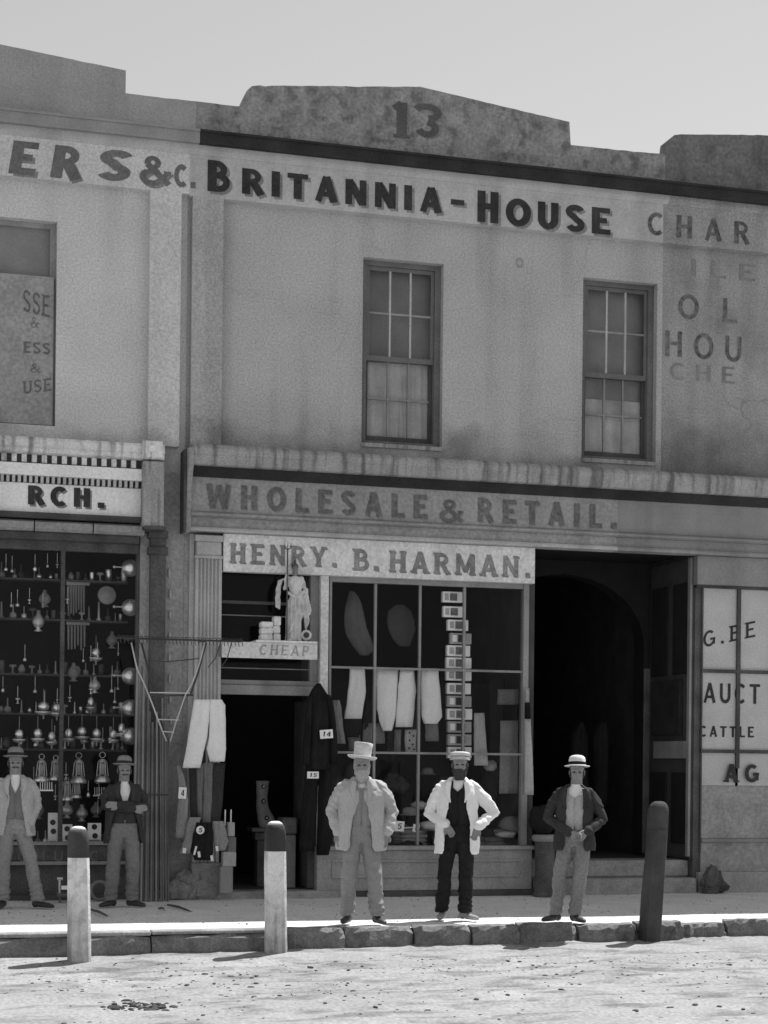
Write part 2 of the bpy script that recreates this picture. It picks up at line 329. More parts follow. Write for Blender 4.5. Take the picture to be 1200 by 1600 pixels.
# wall-plane coordinates (u, z measured on the plane Y=0) moved to depth Y
def X(u, Y=0): return CAM.x+(u-CAM.x)*(DIST+Y)/DIST
def Z(z, Y=0): return EYE+(z-EYE)*(DIST+Y)/DIST
def wbox(u0, u1, z0, z1, Yf, Yb, mb=None):
    mb = mb or MB(); return mb.box(X(u0, Yf), X(u1, Yf), Yf, Yb, Z(z0, Yf), Z(z1, Yf))
def pbox(x0, y0, x1, y1, Yf, Yb, mb=None):
    mb = mb or MB(); ym, xm = (y0+y1)/2, (x0+x1)/2
    return mb.box(at(x0, ym, Yf).x, at(x1, ym, Yf).x, Yf, Yb, at(xm, y1, Yf).z, at(xm, y0, Yf).z)
def rough(poly, zmin=8.9, amp=.009):
    "chip the top edges of a parapet outline"
    out = []
    for i, p in enumerate(poly):
        q = poly[(i+1) % len(poly)]; out.append(p); L_ = math.dist(p, q)
        if L_ > .12 and min(p[1], q[1]) > zmin:
            n = int(L_/.07)
            for k in range(1, n): t_ = k/n; out.append((p[0]+(q[0]-p[0])*t_, p[1]+(q[1]-p[1])*t_-abs(noise.noise(Vector((p[0]*3+k*.31, i, 0))))*amp*2))
    return out
def holes_wall(x0, x1, z0, z1, holes, Y, depth):
    mb = MB(); xs = sorted({x0, x1, *[q for h_ in holes for q in h_[:2]]}); zs = sorted({z0, z1, *[q for h_ in holes for q in h_[2:]]})
    for i in range(len(xs)-1):
        for j in range(len(zs)-1):
            cx, cz = (xs[i]+xs[i+1])/2, (zs[j]+zs[j+1])/2
            if any(h_[0] < cx < h_[1] and h_[2] < cz < h_[3] for h_ in holes): continue
            mb.add([(xs[i],Y,zs[j]),(xs[i+1],Y,zs[j]),(xs[i+1],Y,zs[j+1]),(xs[i],Y,zs[j+1])], [(0,1,2,3)])
    for a, b, c, d in holes:
        e = Y+depth
        mb.add([(a,Y,c),(b,Y,c),(b,Y,d),(a,Y,d),(a,e,c),(b,e,c),(b,e,d),(a,e,d)], [(0,4,5,1),(1,5,6,2),(2,6,7,3),(3,7,4,0)])
    return mb

# ------------------------------------------------------------------ ground
def grid_sheet(xs, ys, zf):
    nx = len(xs); mb = MB()
    mb.v = [Vector((x, y, zf(x, y))) for y in ys for x in xs]
    mb.f = [[j*nx+i, j*nx+i+1, (j+1)*nx+i+1, (j+1)*nx+i] for j in range(len(ys)-1) for i in range(nx-1)]
    return mb
def fr(a, b, s): n = int(round((b-a)/s)); return [a+(b-a)*i/n for i in range(n+1)]
def road_z(x, y):
    f_ = max(0, min(1, (11-abs(x))/3))*max(0, min(1, (y+16)/3))*max(0, min(1, (-3.55-y)/.15))
    n1 = noise.noise(Vector((x*1.1, y*1.6, 0)))*.022+noise.noise(Vector((x*3, y*6, 3)))*.016+max(0, noise.noise(Vector((x*8, y*9, 7))))*.012
    rut = sum(-a_*math.exp(-((y+c_+.12*math.sin(x*f2+c_))/.11)**2) for c_, a_, f2 in ((4.75,.022,.5),(5.25,.028,.7),(6.0,.02,.4),(6.6,.03,.6),(7.6,.025,.5),(8.3,.03,.45)))
    return -.185+.010*max(-8, min(8, x))*f_+f_*(n1+rut)+.02*math.exp(-((y+3.85)/.2)**2)*f_
xs = [-900,-300,-100,-40,-20,-14]+fr(-11, 11, .075)+[14,20,40,100,300,900]
ys = [-900,-300,-100,-40,-24]+fr(-16, -3.5, .06)+[-3,0,20,60,200,900]
o = grid_sheet(xs, ys, road_z).build('road', ROAD, smooth=True); tag(o, kind='structure')
def path_z(x, y): return .0+noise.noise(Vector((x*.9, y*.9, 2)))*.012+noise.noise(Vector((x*5, y*5, 9)))*.004+y*.004
o = grid_sheet(fr(-16, 16, .12), fr(-3.74, .3, .12), path_z).build('footpath', PATH, smooth=True); tag(o, kind='structure')
# kerb stones
kerb = empty('kerb', (0, -3.6, -.25)); tag(kerb, kind='structure')
def kerb_stone(x0, x1, y0, y1, zt, seed):
    mb = MB(); r_ = random.Random(seed); n = 9; rr = []
    for i in range(n+1):
        x = x0+(x1-x0)*i/n; e = (.05+.03*r_.random()) if i in (0, n) else 0
        j = lambda a: (r_.random()-.5)*a
        rr.append([Vector(p) for p in ((x, y0+e*.5+j(.04), -.30), (x, y0+e*.6+j(.05), zt-.10+j(.03)), (x, y0+e*.8+j(.05), zt-.035+j(.03)-e*.5), (x, y0+.03+e+j(.05), zt+j(.016)-e*.3), (x, y1, zt+j(.008)), (x, y1, -.30))])
    return mb.rings(rr)
edges = [441,545,660,755,836,937,1040,1120,1200,1290,1390]
kx = [ground(x, 1470, -.1).x for x in edges]
kx = [-2.02] + kx[1:]
kx[-1] = 9.0
for i in range(len(kx)-1):
    if kx[i] >= kx[i+1]: continue
    kerb_stone(kx[i]+.008, kx[i+1]-.008, -3.86+rnd.uniform(-.06,.03), -3.68, .012+rnd.uniform(-.02,.015), i).build('kerb_stone', KERB, kerb, bevel=0)
for i, (a, b) in enumerate([(-9,-6.4),(-6.4,-4.85),(-4.85,-3.3),(-3.3,-2.06)]):
    kerb_stone(a+.006, b-.006, -3.9, -3.6, -.05+.008*i, 40+i).build('kerb_stone', KERB, kerb)
    MB().box(a+.004, b-.004, -3.88, -3.70, -.045+.008*i, .006+.003*i).build('kerb_edging', STEP, kerb, bevel=.01)
# clods and dung on the road
mb = MB()
for (cx, cy, sx, sy, n) in [(225,1566,42,4,90),(300,1530,60,5,30),(430,1553,60,4,34),(265,1512,40,5,19),(90,1535,45,10,26),(540,1540,50,7,26),(360,1520,80,5,34),(640,1512,70,6,26),(760,1555,60,8,19),(900,1520,100,8,28),(1090,1506,70,8,22),(1120,1580,60,9,14),(560,1506,140,6,40),(700,1580,330,11,40),(120,1590,60,8,12),(330,1540,190,18,60),(850,1502,280,8,60),(180,1568,20,3,20),(600,1550,400,30,120)]:
    for i in range(n if n in (90, 20) else n*4//10):
        p = ground(rnd.gauss(cx, sx*.55), min(1640, max(1494, rnd.gauss(cy, sy*.6))), -.19)
        if p.y > -4.0: continue
        r_ = rnd.choice((.004,.005,.006,.007,.009,.012,.016))*(1.5 if n in (90, 20) else 1)
        mb.ell((p.x, p.y, road_z(p.x, p.y)+r_*.1), (r_*rnd.uniform(.8,1.9), r_*rnd.uniform(.8,2.2), r_*.6), 7, 5)
for i in range(420):
    p = ground(rnd.uniform(-20, 1220), 1494+abs(rnd.gauss(0, 34)), -.19)
    if p.y > -4.0: continue
    r_ = rnd.uniform(.003, .007); mb.ell((p.x, p.y, road_z(p.x, p.y)+r_*.2), (r_*rnd.uniform(1,3), r_*rnd.uniform(1,2.5), r_*.7), 6, 4)
for v in mb.v: v += Vector((noise.noise(v*40), noise.noise(v*40+Vector((5,0,0))), 0))*.012
o = mb.build('dung_clods', DUNG); tag(o, 'dark dung clods and dirt crumbs scattered over the pale road', 'clods', kind='stuff')
mb = MB()
for i in range(110):
    x, y = rnd.uniform(-7, 8), rnd.uniform(-10, -3.95); r_ = rnd.uniform(.004, .012)
    mb.ell((x, y, road_z(x, y)+r_*.3), (r_*1.3, r_*1.2, r_), 6, 4)
for i in range(260):
    x, y = rnd.uniform(-6, 7), rnd.uniform(-3.3, -.1); r_ = rnd.uniform(.004, .010)
    mb.ell((x, y, path_z(x, y)+r_*.3), (r_*1.3, r_*1.2, r_), 6, 4)
o = mb.build('loose_gravel', STONE); tag(o, 'small loose pebbles strewn on road and footpath', 'gravel', kind='stuff')
for i, (x0, y0, x1, y1, lb) in enumerate([(140,1424,168,1434,'dark stick on the footpath beside the leftmost whitewashed bollard'),(262,1417,296,1426,'long dark twig on the footpath before the bundle of iron rods'),(247,1423,257,1423,'short dark chip of wood on the footpath near the iron rods')]):
    a, b = ground(x0, y0), ground(x1, y1)
    o = MB().tube([(a.x,a.y,.022), ((a.x+b.x)/2,(a.y+b.y)/2,.03), (b.x,b.y,.018)], [.012,.015,.009], 6).build('stick', WOOD_D); tag(o, lb, 'stick', 'sticks on the footpath')

# ------------------------------------------------------------------ the terrace
SEAM, SEAMR, ARC_L, ARC_R = -2.42, 3.54, 1.88, 4.03
def zp(y, Y, x=140): return at(x, y, Y).z
def cornice(par, x0, x1, mould, fasc):
    MB().xprof([(-.0,Z(8.6,-.18)),(-.13,Z(8.6,-.18)),(-.15,Z(8.62,-.18)),(-.18,Z(8.64,-.18)),(-.18,Z(8.71,-.18)),(0,Z(8.71,-.18))], x0, x1).build('bed_moulding', mould, par)
    MB().xprof([(0,Z(8.71,-.18)+.002),(-.26,Z(8.72,-.26)),(-.27,Z(8.74,-.26)),(-.27,Z(8.88,-.26)),(-.03,Z(8.88,-.26)+.02),(.2,Z(8.88,-.26)+.02)], x0, x1).build('cornice', fasc, par)
    MB().xprof([(-.272,Z(8.845,-.26)),(-.288,Z(8.845,-.26)),(-.288,Z(8.872,-.26)),(-.272,Z(8.872,-.26))], x0, x1).build('cornice_drip', fasc, par)
def shell(par, x0, x1, zlow, floor=True):
    mb = MB()
    mb.box(x0, x1, .2, 7, 8.5, 8.62)                       # roof
    mb.box(x0, x1, 6.9, 7, 0, 8.5)                         # rear wall
    mb.build('roof_and_rear_wall', INSIDE, par)
def party(par, x, y0=.17, z1=8.5, z0=0, y1=6.9, t=.1): MB().box(x-t/2, x+t/2, y0, y1, z0, z1).build('party_wall', INSIDE, par)

def sash_window(par, u0, u1, z0, z1, zm, curtain=True, label=None):
    yf = .10
    fm = MB(); j = .075
    fm.box(u0, u0+j, yf, yf+.14, z0, z1); fm.box(u1-j, u1, yf, yf+.14, z0, z1); fm.box(u0+j, u1-j, yf, yf+.14, z1-.06, z1); fm.box(u0+j, u1-j, yf, yf+.14, z0, z0+.05)
    win = fm.build('window', WINF, par)
    if label: win['label'] = label
    a, b = u0+j+.002, u1-j-.002
    for (nm, y, za, zb) in (('upper_sash', yf+.03, zm-.03, z1-.062), ('lower_sash', yf+.085, z0+.052, zm+.02)):
        s_ = MB(); st = .04; rb = .06 if nm == 'upper_sash' else .07
        s_.box(a, a+st, y, y+.04, za, zb); s_.box(b-st, b, y, y+.04, za, zb); s_.box(a+st, b-st, y, y+.04, za, za+rb); s_.box(a+st, b-st, y, y+.04, zb-.045, zb)
        s_.build(nm, TRIM_D if nm == 'lower_sash' else WINF, win)
        ia, ib, ja, jb = a+st, b-st, za+rb, zb-.045
        for k in (1, 2):
            x = ia+(ib-ia)*k/3; MB().box(x-.011, x+.011, y-.004, y+.03, ja, jb).build('glazing_bar', TRIM_P if nm == 'upper_sash' else TRIM_M, win)
        zc = (ja+jb)/2; MB().box(ia, ib, y-.001, y+.03, zc-.011, zc+.011).build('glazing_bar', TRIM_M, win)
        for k in range(3):
            for q in range(2):
                x0_, x1_ = ia+(ib-ia)*k/3, ia+(ib-ia)*(k+1)/3; q0 = ja+(jb-ja)*q/2; q1 = ja+(jb-ja)*(q+1)/2; tl = rnd.uniform(-.004,.004); tu = rnd.uniform(-.004,.004)
                MB().add([(x0_+.003,y+.018+tl,q0+.003),(x1_-.003,y+.018-tl,q0+.003),(x1_-.003,y+.018-tl+tu,q1-.003),(x0_+.003,y+.018+tl+tu,q1-.003)], [(0,1,2,3)]).build('pane', GLASS, win)
    MB().box(u0+.03, u1-.03, yf+.19, yf+.2, z0, z1).build('blind', BLIND, win)
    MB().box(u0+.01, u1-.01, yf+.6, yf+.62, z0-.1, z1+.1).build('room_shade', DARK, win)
    MB().box(u0-.0, u1+.0, -.03, .10, z0-.05, z0-.002).build('sill', LEDGE, win)
    if curtain:
        for (c0, c1, zt) in curtain:
            n = 18; f_ = lambda s, z: (c0+(c1-c0)*s, yf+.165+.012*math.sin(s*26+z*2)+.006*math.sin(s*57), z)
            zz = [z0+.02+(zt-z0-.02)*i/6 for i in range(7)]
            mb = MB(); mb.v = [Vector(f_(i/n, z)) for z in zz for i in range(n+1)]
            mb.f = [[q*(n+1)+i, q*(n+1)+i+1, (q+1)*(n+1)+i+1, (q+1)*(n+1)+i] for q in range(6) for i in range(n)]
            mb.build('curtain', CURT, win, smooth=True)
    return win

# ---- ironmonger's house (left)
LB = empty('ironmonger_building', (-5, 0, 0), 'pale stuccoed house with the ironmonger shop window full of lamps, at left', 'building')
wr = at(88, 500, 0).x; lw = (wr-1.0, wr, at(88, 666, 0).z, at(60, 344, 0).z)
holes_wall(-9, SEAM, 4.9, 8.7, [lw], 0, .16).build('wall', STUCCO_L, LB)
fz = wbox(-9.2, -2.40, 8.12, 8.6, -.12, 0).build('frieze', STUCCO_L, LB)
wbox(-2.85, -2.49, 5.2, 8.12, -.12, 0).build('pilaster', STUCCO_L, LB)
cornice(LB, -9, X(-2.33), MOULD, FASC_M)
MB().prism(rough([(-9,8.78),(-2.335,8.78),(-2.335,9.18),(-3.15,9.18),(-3.15,9.44),(-4.25,9.54),(-6,9.7),(-9,9.7)]), -.04, .24).build('parapet', PARA_L, LB)
shell(LB, -9, SEAM, 0)
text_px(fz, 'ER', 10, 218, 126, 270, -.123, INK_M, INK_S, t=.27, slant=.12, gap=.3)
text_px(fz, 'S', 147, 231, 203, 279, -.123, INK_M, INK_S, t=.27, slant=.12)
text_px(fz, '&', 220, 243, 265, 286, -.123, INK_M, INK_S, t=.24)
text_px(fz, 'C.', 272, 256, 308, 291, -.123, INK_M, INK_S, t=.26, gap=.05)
# its boarded upper window
fm = MB(); a, b, z0, z1 = lw
fm.box(a, a+.07, .1, .2, z0, z1); fm.box(b-.07, b, .1, .2, z0, z1); fm.box(a+.07, b-.07, .1, .2, z1-.06, z1); fm.box(a+.07, b-.07, .1, .2, z0, z0+.04)
lwin = fm.build('window', TRIM_M, LB); lwin['label'] = 'boarded window with a painted sign board'
MB().box(a+.07, b-.07, .16, .18, z0+1.6, z1-.06).build('blind', BLIND, lwin)
bz = at(80, 433, .05).z
bd = MB().box(a+.03, at(83, 550, .05).x, .05, .075, at(70, 664, .05).z, bz).build('sign_board', FASCIA, lwin)
text_px(lwin, 'SSE', 36, 452, 78, 486, .047, INK_L, t=.16, serif=.14, curve=lambda s: -.05*s)
text_px(lwin, 'ESS', 36, 533, 79, 551, .047, INK_M, t=.22)
text_px(lwin, 'USE', 36, 596, 80, 616, .047, INK_M, t=.18, serif=.14, curve=lambda s: .06*s)
text_px(lwin, '&', 48, 495, 60, 512, .047, INK_L, t=.12); text_px(lwin, '&', 48, 568, 62, 582, .047, INK_L, t=.12)
# shop entablature of the ironmonger
xe = at(256, 760, -.3).x; xb = at(222, 770, -.3).x
MB().xprof([(0,zp(688,-.34)+.04),(-.34,zp(688,-.34)),(-.36,zp(692,-.36)),(-.36,zp(702,-.36)),(-.33,zp(705,-.33)),(-.33,zp(711,-.33)),(-.26,zp(714,-.26)),(0,zp(714,-.26))], -9, xe).build('shop_cornice', LEDGE_W, LB, bevel=.004)
MB().box(-9, xb, -.2, 0, zp(730,-.2), zp(714,-.26)-.002).build('corbel_course', TRIM_D, LB)
mb = MB(); x = -8.9
while x < xb-.05: mb.box(x, x+.055, -.25, -.2, zp(727,-.25), zp(715,-.25)); x += .11
o = mb.build('corbel_row', LEDGE_W, LB); o['kind'] = 'stuff'
MB().box(-9, xb, -.27, 0, zp(747,-.27), zp(730,-.2)-.002).build('plain_band', SIGN_W, LB)
MB().box(-9, xb, -.17, 0, zp(760,-.17), zp(747,-.27)-.002).build('dentil_ground', TRIM_D, LB)
mb = MB(); x = -8.97
while x < xb-.06: mb.box(x, x+.032, -.25, -.17, zp(758,-.25), zp(747,-.25)-.004); x += .062
o = mb.build('dentil_row', TRIM_P, LB); o['kind'] = 'stuff'
sg = MB().box(-9, xb, -.2, 0, zp(804,-.2), zp(760,-.17)-.002).build('sign_board', SIGN_W, LB)
text_px(sg, 'RCH.', 42, 758, 166, 788, -.204, INK, INK_S, t=.27, gap=.2, off=(.02,-.022))
MB().xprof([(0,zp(804,-.2)-.002),(-.25,zp(804,-.25)),(-.27,zp(808,-.27)),(-.22,zp(813,-.22)),(0,zp(813,-.22))], -9, xb).build('sign_moulding', TRIM_D, LB)
for q in ((-9, at(-60, 820, -.2).x), (at(-58, 820, -.2).x, at(53, 820, -.2).x), (at(55, 820, -.2).x, at(145, 820, -.2).x), (at(147, 820, -.2).x, at(226, 820, -.2).x)):
    MB().xprof([(0,zp(816,-.17)),(-.15,zp(816,-.17)),(-.2,zp(819,-.2)),(-.2,zp(829,-.2)),(-.16,zp(833,-.16)),(0,zp(833,-.16))], q[0], q[1]).build('blind_box', FASCIA, LB)
MB().box(-9, xb, -.1, .05, zp(846,-.1), zp(834,-.16)).build('window_head', TRIM_D, LB)
MB().box(xb+.003, xe, -.33, 0, zp(818,-.33), zp(714,-.33)-.003).build('end_block', LEDGE, LB, bevel=.01)
MB().box(xb+.02, xe+.02, -.37, 0, zp(822,-.37), zp(818,-.33)-.002).build('end_block_foot', TRIM_D, LB)
mb = MB(); c = at(236, 703, -.37); mb.box(c.x-.1, c.x+.13, -.40, -.37, c.z-.09, c.z+.1); mb.build('corner_block', LEDGE_W, LB, bevel=.008)
mb = MB(); mb.box(c.x-.03, c.x+.05, -.425, -.401, c.z-.03, c.z+.05); mb.build('corner_rosette', SIGN_W, LB, bevel=.01)
# its pier and dark pilaster
px0 = at(217, 1100, 0).x
MB().box(px0, SEAM, 0, .4, 0, 4.9).build('pier', FASCIA, LB)
mb = MB(); a, b = at(234, 1000, -.1).x, at(258, 1000, -.1).x
mb.box(a, b, -.1, 0, .1, zp(824,-.1)); mb.box(a-.03, b+.02, -.13, -.001, zp(862,-.1), zp(850,-.1)); mb.box(a-.03, b+.02, -.13, -.001, zp(836,-.1), zp(824,-.1))
mb.build('dark_pilaster', WOOD_D, LB, bevel=.006)
for k in range(9):                                              # carved leaf drops on the pilaster's margin
    c = at(266+rnd.uniform(-1.5,1.5), 895+k*33, -.02); MB().ell(c, (.014,.02,.055)).build('carved_drop', TRIM_P, LB, smooth=True)
# shop window
WZ0, WZ1, WY = .62, zp(846,-.1), .04
wl0, wl1 = -7.0, at(213, 1000, WY).x
fm = MB(); fm.box(wl1, px0, WY, WY+.1, .0, WZ1); mx = at(97, 1050, WY).x
fm.box(wl0, wl1, WY, WY+.06, WZ1-.10, WZ1); fm.box(wl0-.1, wl0, WY, WY+.1, 0, WZ1)
lsw = fm.build('shop_window', WOOD_D, LB)
for x in (mx, mx-1.1, mx-2.2): MB().box(x-.022, x+.022, WY-.01, WY+.07, WZ0, WZ1-.10).build('mullion', WOOD_D, lsw)
for k in (0, 1, 2): MB().box(wl1+.03+k*.035, wl1+.045+k*.035, WY-.025, WY, WZ0, WZ1-.02).build('reed_moulding', TRIM_M, lsw)
for x0, x1 in ((mx+.022, wl1), (mx-1.078, mx-.022), (mx-2.178, mx-1.122), (wl0, mx-2.222)):
    MB().add([(x0,WY+.03,WZ0),(x1,WY+.033,WZ0),(x1,WY+.027,WZ1-.1),(x0,WY+.03,WZ1-.1)], [(0,1,2,3)]).build('pane', GLASS, lsw)
rl = MB().box(-9, px0, -.06, .1, .44, .62).build('stall_rail', WOOD_D, LB, bevel=.008)
MB().box(-9, px0, -.1, .1, .622, .655).build('sill', TRIM_M, LB); MB().box(-9, px0, -.09, .1, .40, .438).build('rail_bead', TRIM_M, LB)
text_px(rl, 'CHURCH', 28, 1330, 182, 1346, -.063, mat('letter_dull', .17, bump=.05), t=.14, gap=.75)
MB().box(-9, px0, .02, .1, 0, .40).build('stall_riser', WOOD_D, LB); MB().box(-9, px0, -.06, .1, 0, .06).build('plinth', TRIM_D, LB)
MB().box(-9, px0, .101, 1.1, .5, .6).build('display_floor', INSIDE, LB)
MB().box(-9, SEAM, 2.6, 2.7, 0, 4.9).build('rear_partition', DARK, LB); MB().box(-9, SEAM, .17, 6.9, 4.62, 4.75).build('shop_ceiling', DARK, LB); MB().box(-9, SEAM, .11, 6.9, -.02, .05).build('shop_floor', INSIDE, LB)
for y, xa in ((909,150),(971,165),(1056,185),(1117,190),(1172,120)):
    z = zp(y, .5); MB().box(-6.9, wl1-.05, .42, .6, z-.012, z+.008).build('shelf', INSIDE, lsw)

# ---- Britannia House: the clothing shop (middle)
BB = empty('clothing_shop_building', (0, 0, 0), 'grey stuccoed house with curved pediment above the clothing shop, in the middle', 'building')
H1 = (-.32, .68, 5.38, 7.58); H2 = (2.48, 3.47, 5.36, 7.58)
holes_wall(SEAM, SEAMR, 4.9, 8.7, [H1, H2], 0, .16).build('wall', STUCCO_B, BB)
fz = wbox(-2.40, SEAMR, 8.10, 8.6, -.12, 0).build('frieze', MOULD, BB)
wbox(-2.36, -2.0, 5.2, 8.10, -.12, 0).build('pilaster', STUCCO_B, BB)
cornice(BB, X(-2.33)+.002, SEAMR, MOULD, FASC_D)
pp = [(-2.333,8.78),(SEAMR,8.78),(SEAMR,9.19),(2.28,9.17),(2.26,9.45),(.35,9.66)]+[(-1.6,9.45),(-1.69,9.43),(-1.75,9.37),(-1.79,9.28),(-1.81,9.18)]+[(-2.333,9.18)]
pr = MB().prism(rough(pp), -.04, .24).build('parapet', PARA_B, BB)
wbox(-1.82, 2.28, 8.86, 9.00, -.07, -.041).build('parapet_base', PARA_B, BB)
shell(BB, SEAM, SEAMR+.5, 0)
text_px(pr, '1', 612, 158, 642, 214, -.045, mat('letter_mid', .12, fine=.3, bump=.05), INK_S, t=.24, serif=.2, off=(.03,-.015)); text_px(pr, '3', 648, 160, 690, 212, -.045, MT['letter_mid'], INK_S, t=.22, off=(.03,-.015))
kw = dict(t=.26, gap=.16, off=(.032,-.028))
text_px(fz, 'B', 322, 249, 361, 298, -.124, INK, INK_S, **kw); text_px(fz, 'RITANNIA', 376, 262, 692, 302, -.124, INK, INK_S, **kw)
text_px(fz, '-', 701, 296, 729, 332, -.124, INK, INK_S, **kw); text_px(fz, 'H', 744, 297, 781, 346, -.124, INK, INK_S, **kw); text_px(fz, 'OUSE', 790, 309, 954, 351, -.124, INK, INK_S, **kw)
sash_window(BB, *H1, zm=at(620, 562, .13).z, curtain=[(-.24, .27, 6.45), (.22, .6, 6.45)], label='sash window with pale curtains, over the shop window')
sash_window(BB, *H2, zm=at(960, 588, .13).z, curtain=[(2.56, 3.42, 6.15)], label='sash window with half-drawn white blind, over the passage')
# faint worn marks on the wall
text_px(BB, 'O', 806, 402, 818, 418, -.004, STUCCO_R, t=.2, name='worn_letter')
# shop cornice, fascia
ZL = lambda z, Y: Z(z, Y)
lx0, lx1 = at(303, 720, -.4).x, 9.0
FS = at(968, 820, -.25).x
for (x0, x1, par, mt1, mt2, mt3) in ((lx0, FS, BB, LEDGE, FASCIA, TRIM_P), (FS+.002, 9, None, LEDGE, FASCIA_R, TRIM_M)):
    if par is None:
        RB = empty('auctioneer_building', (6, 0, 0), 'weathered house with the auctioneer shop of painted panes, at right', 'building'); par = RB
    MB().xprof([(0,5.235),(-.34,Z(5.25,-.34)),(-.40,Z(5.23,-.4)),(-.42,Z(5.2,-.42)),(-.42,Z(5.14,-.42)),(-.40,Z(5.12,-.4)),(-.40,Z(5.03,-.4)),(-.38,Z(5.01,-.38)),(0,Z(5.01,-.38))], x0, x1).build('shop_cornice', mt1, par, bevel=.004)
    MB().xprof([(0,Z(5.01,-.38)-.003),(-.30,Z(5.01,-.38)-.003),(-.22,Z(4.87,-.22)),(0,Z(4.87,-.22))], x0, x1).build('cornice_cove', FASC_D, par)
    fb = MB().xprof([(0,Z(4.87,-.22)-.002),(-.2,Z(4.87,-.2)-.003),(-.2,Z(4.47,-.2)),(0,Z(4.47,-.2))], x0, x1).build('fascia_board', mt2, par)
    if par is BB:
        text_px(fb, 'WHOLESALE', 322, 755, 668, 793, -.204, INK_L, INK_S, t=.25, gap=.34, serif=.0, off=(.014,-.014))
        text_px(fb, '&', 688, 780, 722, 814, -.204, INK_L, INK_S, t=.22, off=(.014,-.014))
        text_px(fb, 'RETAIL.', 745, 778, 966, 815, -.204, INK_L, INK_S, t=.25, gap=.34, off=(.014,-.014))
    MB().xprof([(0,Z(4.47,-.2)-.002),(-.23,Z(4.47,-.23)-.003),(-.25,Z(4.45,-.25)),(-.25,Z(4.43,-.25)),(-.2,Z(4.41,-.2)),(0,Z(4.41,-.2))], x0, x1).build('fascia_moulding', mt2, par)
    MB().box(x0, x1, -.17, 0, Z(4.29,-.17), Z(4.41,-.2)-.002).build('architrave', mt2, par)
    MB().xprof([(0,Z(4.29,-.17)-.002),(-.2,Z(4.29,-.2)),(-.21,Z(4.27,-.21)),(-.21,Z(4.245,-.21)),(-.16,Z(4.235,-.16)),(0,Z(4.235,-.16))], x0, x1).build('architrave_bead', mt3, par)
# scrolled console at the left end
c0, c1 = at(292, 760, -.3).x, at(302, 760, -.3).x
prof = [(0,Z(5.22,-.4)),(-.44,Z(5.2,-.4)),(-.44,Z(5.0,-.4)),(-.38,Z(4.93,-.4)),(-.33,Z(4.8,-.3)),(-.27,Z(4.6,-.3)),(-.24,Z(4.4,-.2)),(-.26,Z(4.3,-.2)),(-.22,Z(4.22,-.2)),(0,Z(4.22,-.2))]
MB().xprof(prof, c0, lx0-.003).build('console', FASCIA, BB, bevel=.006)
MB().box(c0-.03, c0-.004, -.3, 0, Z(4.22,-.2), Z(5.2,-.4)).build('console_cheek', TRIM_D, BB)
# fluted pilaster
pa, pb = at(305, 960, -.14).x, at(346, 960, -.14).x
prof = [(pa, 0), (pa, -.14)]; nfl = 6; ww = pb-pa-.05
for k in range(nfl):
    x = pa+.025+ww*(k+.18)/nfl; e = ww/nfl*.64
    prof += [(x, -.14), (x+e*.2, -.122), (x+e*.5, -.115), (x+e*.8, -.122), (x+e, -.14)]
prof += [(pb, -.14), (pb, 0)]
fp = MB().zprof(prof, .42, zp(873,-.14,325)).build('fluted_pilaster', TRIM_P, BB)
mb = MB(); mb.box(pa-.01, pb+.008, -.165, 0, zp(846,-.16,325), zp(836,-.16,325)); mb.box(pa+.008, pb-.008, -.15, 0, zp(868,-.15,325), zp(846,-.16,325)-.001); mb.box(pa-.012, pb+.008, -.17, 0, zp(873,-.15,325)+.001, zp(868,-.15,325)-.001)
mb.build('capital', TRIM_P, BB, bevel=.005)
MB().box(SEAM+.002, pa-.002, -.005, .4, 0, 4.9).build('pier', FASCIA, BB)
MB().box(at(296, 900, -.05).x, pa-.004, -.05, -.006, .9, 4.2).build('pier_strip', TRIM_P, BB)
MB().box(pa-.02, pb+.02, -.2, -.0, .0, .418).build('pier_foot', STEP, BB, bevel=.01)
MB().box(pa+.001, pb-.001, .001, .4, 0, 4.9).build('pier_core', FASCIA, BB)
# rough stones at the pier's foot
for k, (x, y, sx, sz) in enumerate([(282,1392,.17,.14),(300,1404,.1,.08),(318,1392,.16,.14),(334,1402,.09,.1),(290,1372,.15,.09),(322,1370,.14,.09),(272,1405,.08,.07)]):
    c = at(x, y, -.18); mb = MB(); mb.ell((c.x, -.17, max(c.z, sz*.8)), (sz*1.15, .08, sz), 9, 6)
    for v in mb.v: v += Vector((noise.noise(v*9+Vector((k,0,0))), noise.noise(v*9+Vector((0,k,0)))*.5, noise.noise(v*9)))*.06
    mb.build('stone', STONE, BB)
# name board over the shop
ns = MB().box(at(349, 860, -.13).x, at(836, 880, -.13).x, -.13, 0, Z(3.79,-.13), Z(4.235,-.16)-.004).build('name_board', SIGN_P, BB, bevel=.004)
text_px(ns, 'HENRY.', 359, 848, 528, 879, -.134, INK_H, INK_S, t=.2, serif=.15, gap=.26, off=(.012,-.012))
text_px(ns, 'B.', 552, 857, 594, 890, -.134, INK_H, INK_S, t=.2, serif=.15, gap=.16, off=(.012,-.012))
text_px(ns, 'HARMAN.', 608, 860, 830, 893, -.134, INK_H, INK_S, t=.2, serif=.15, gap=.24, off=(.012,-.012))
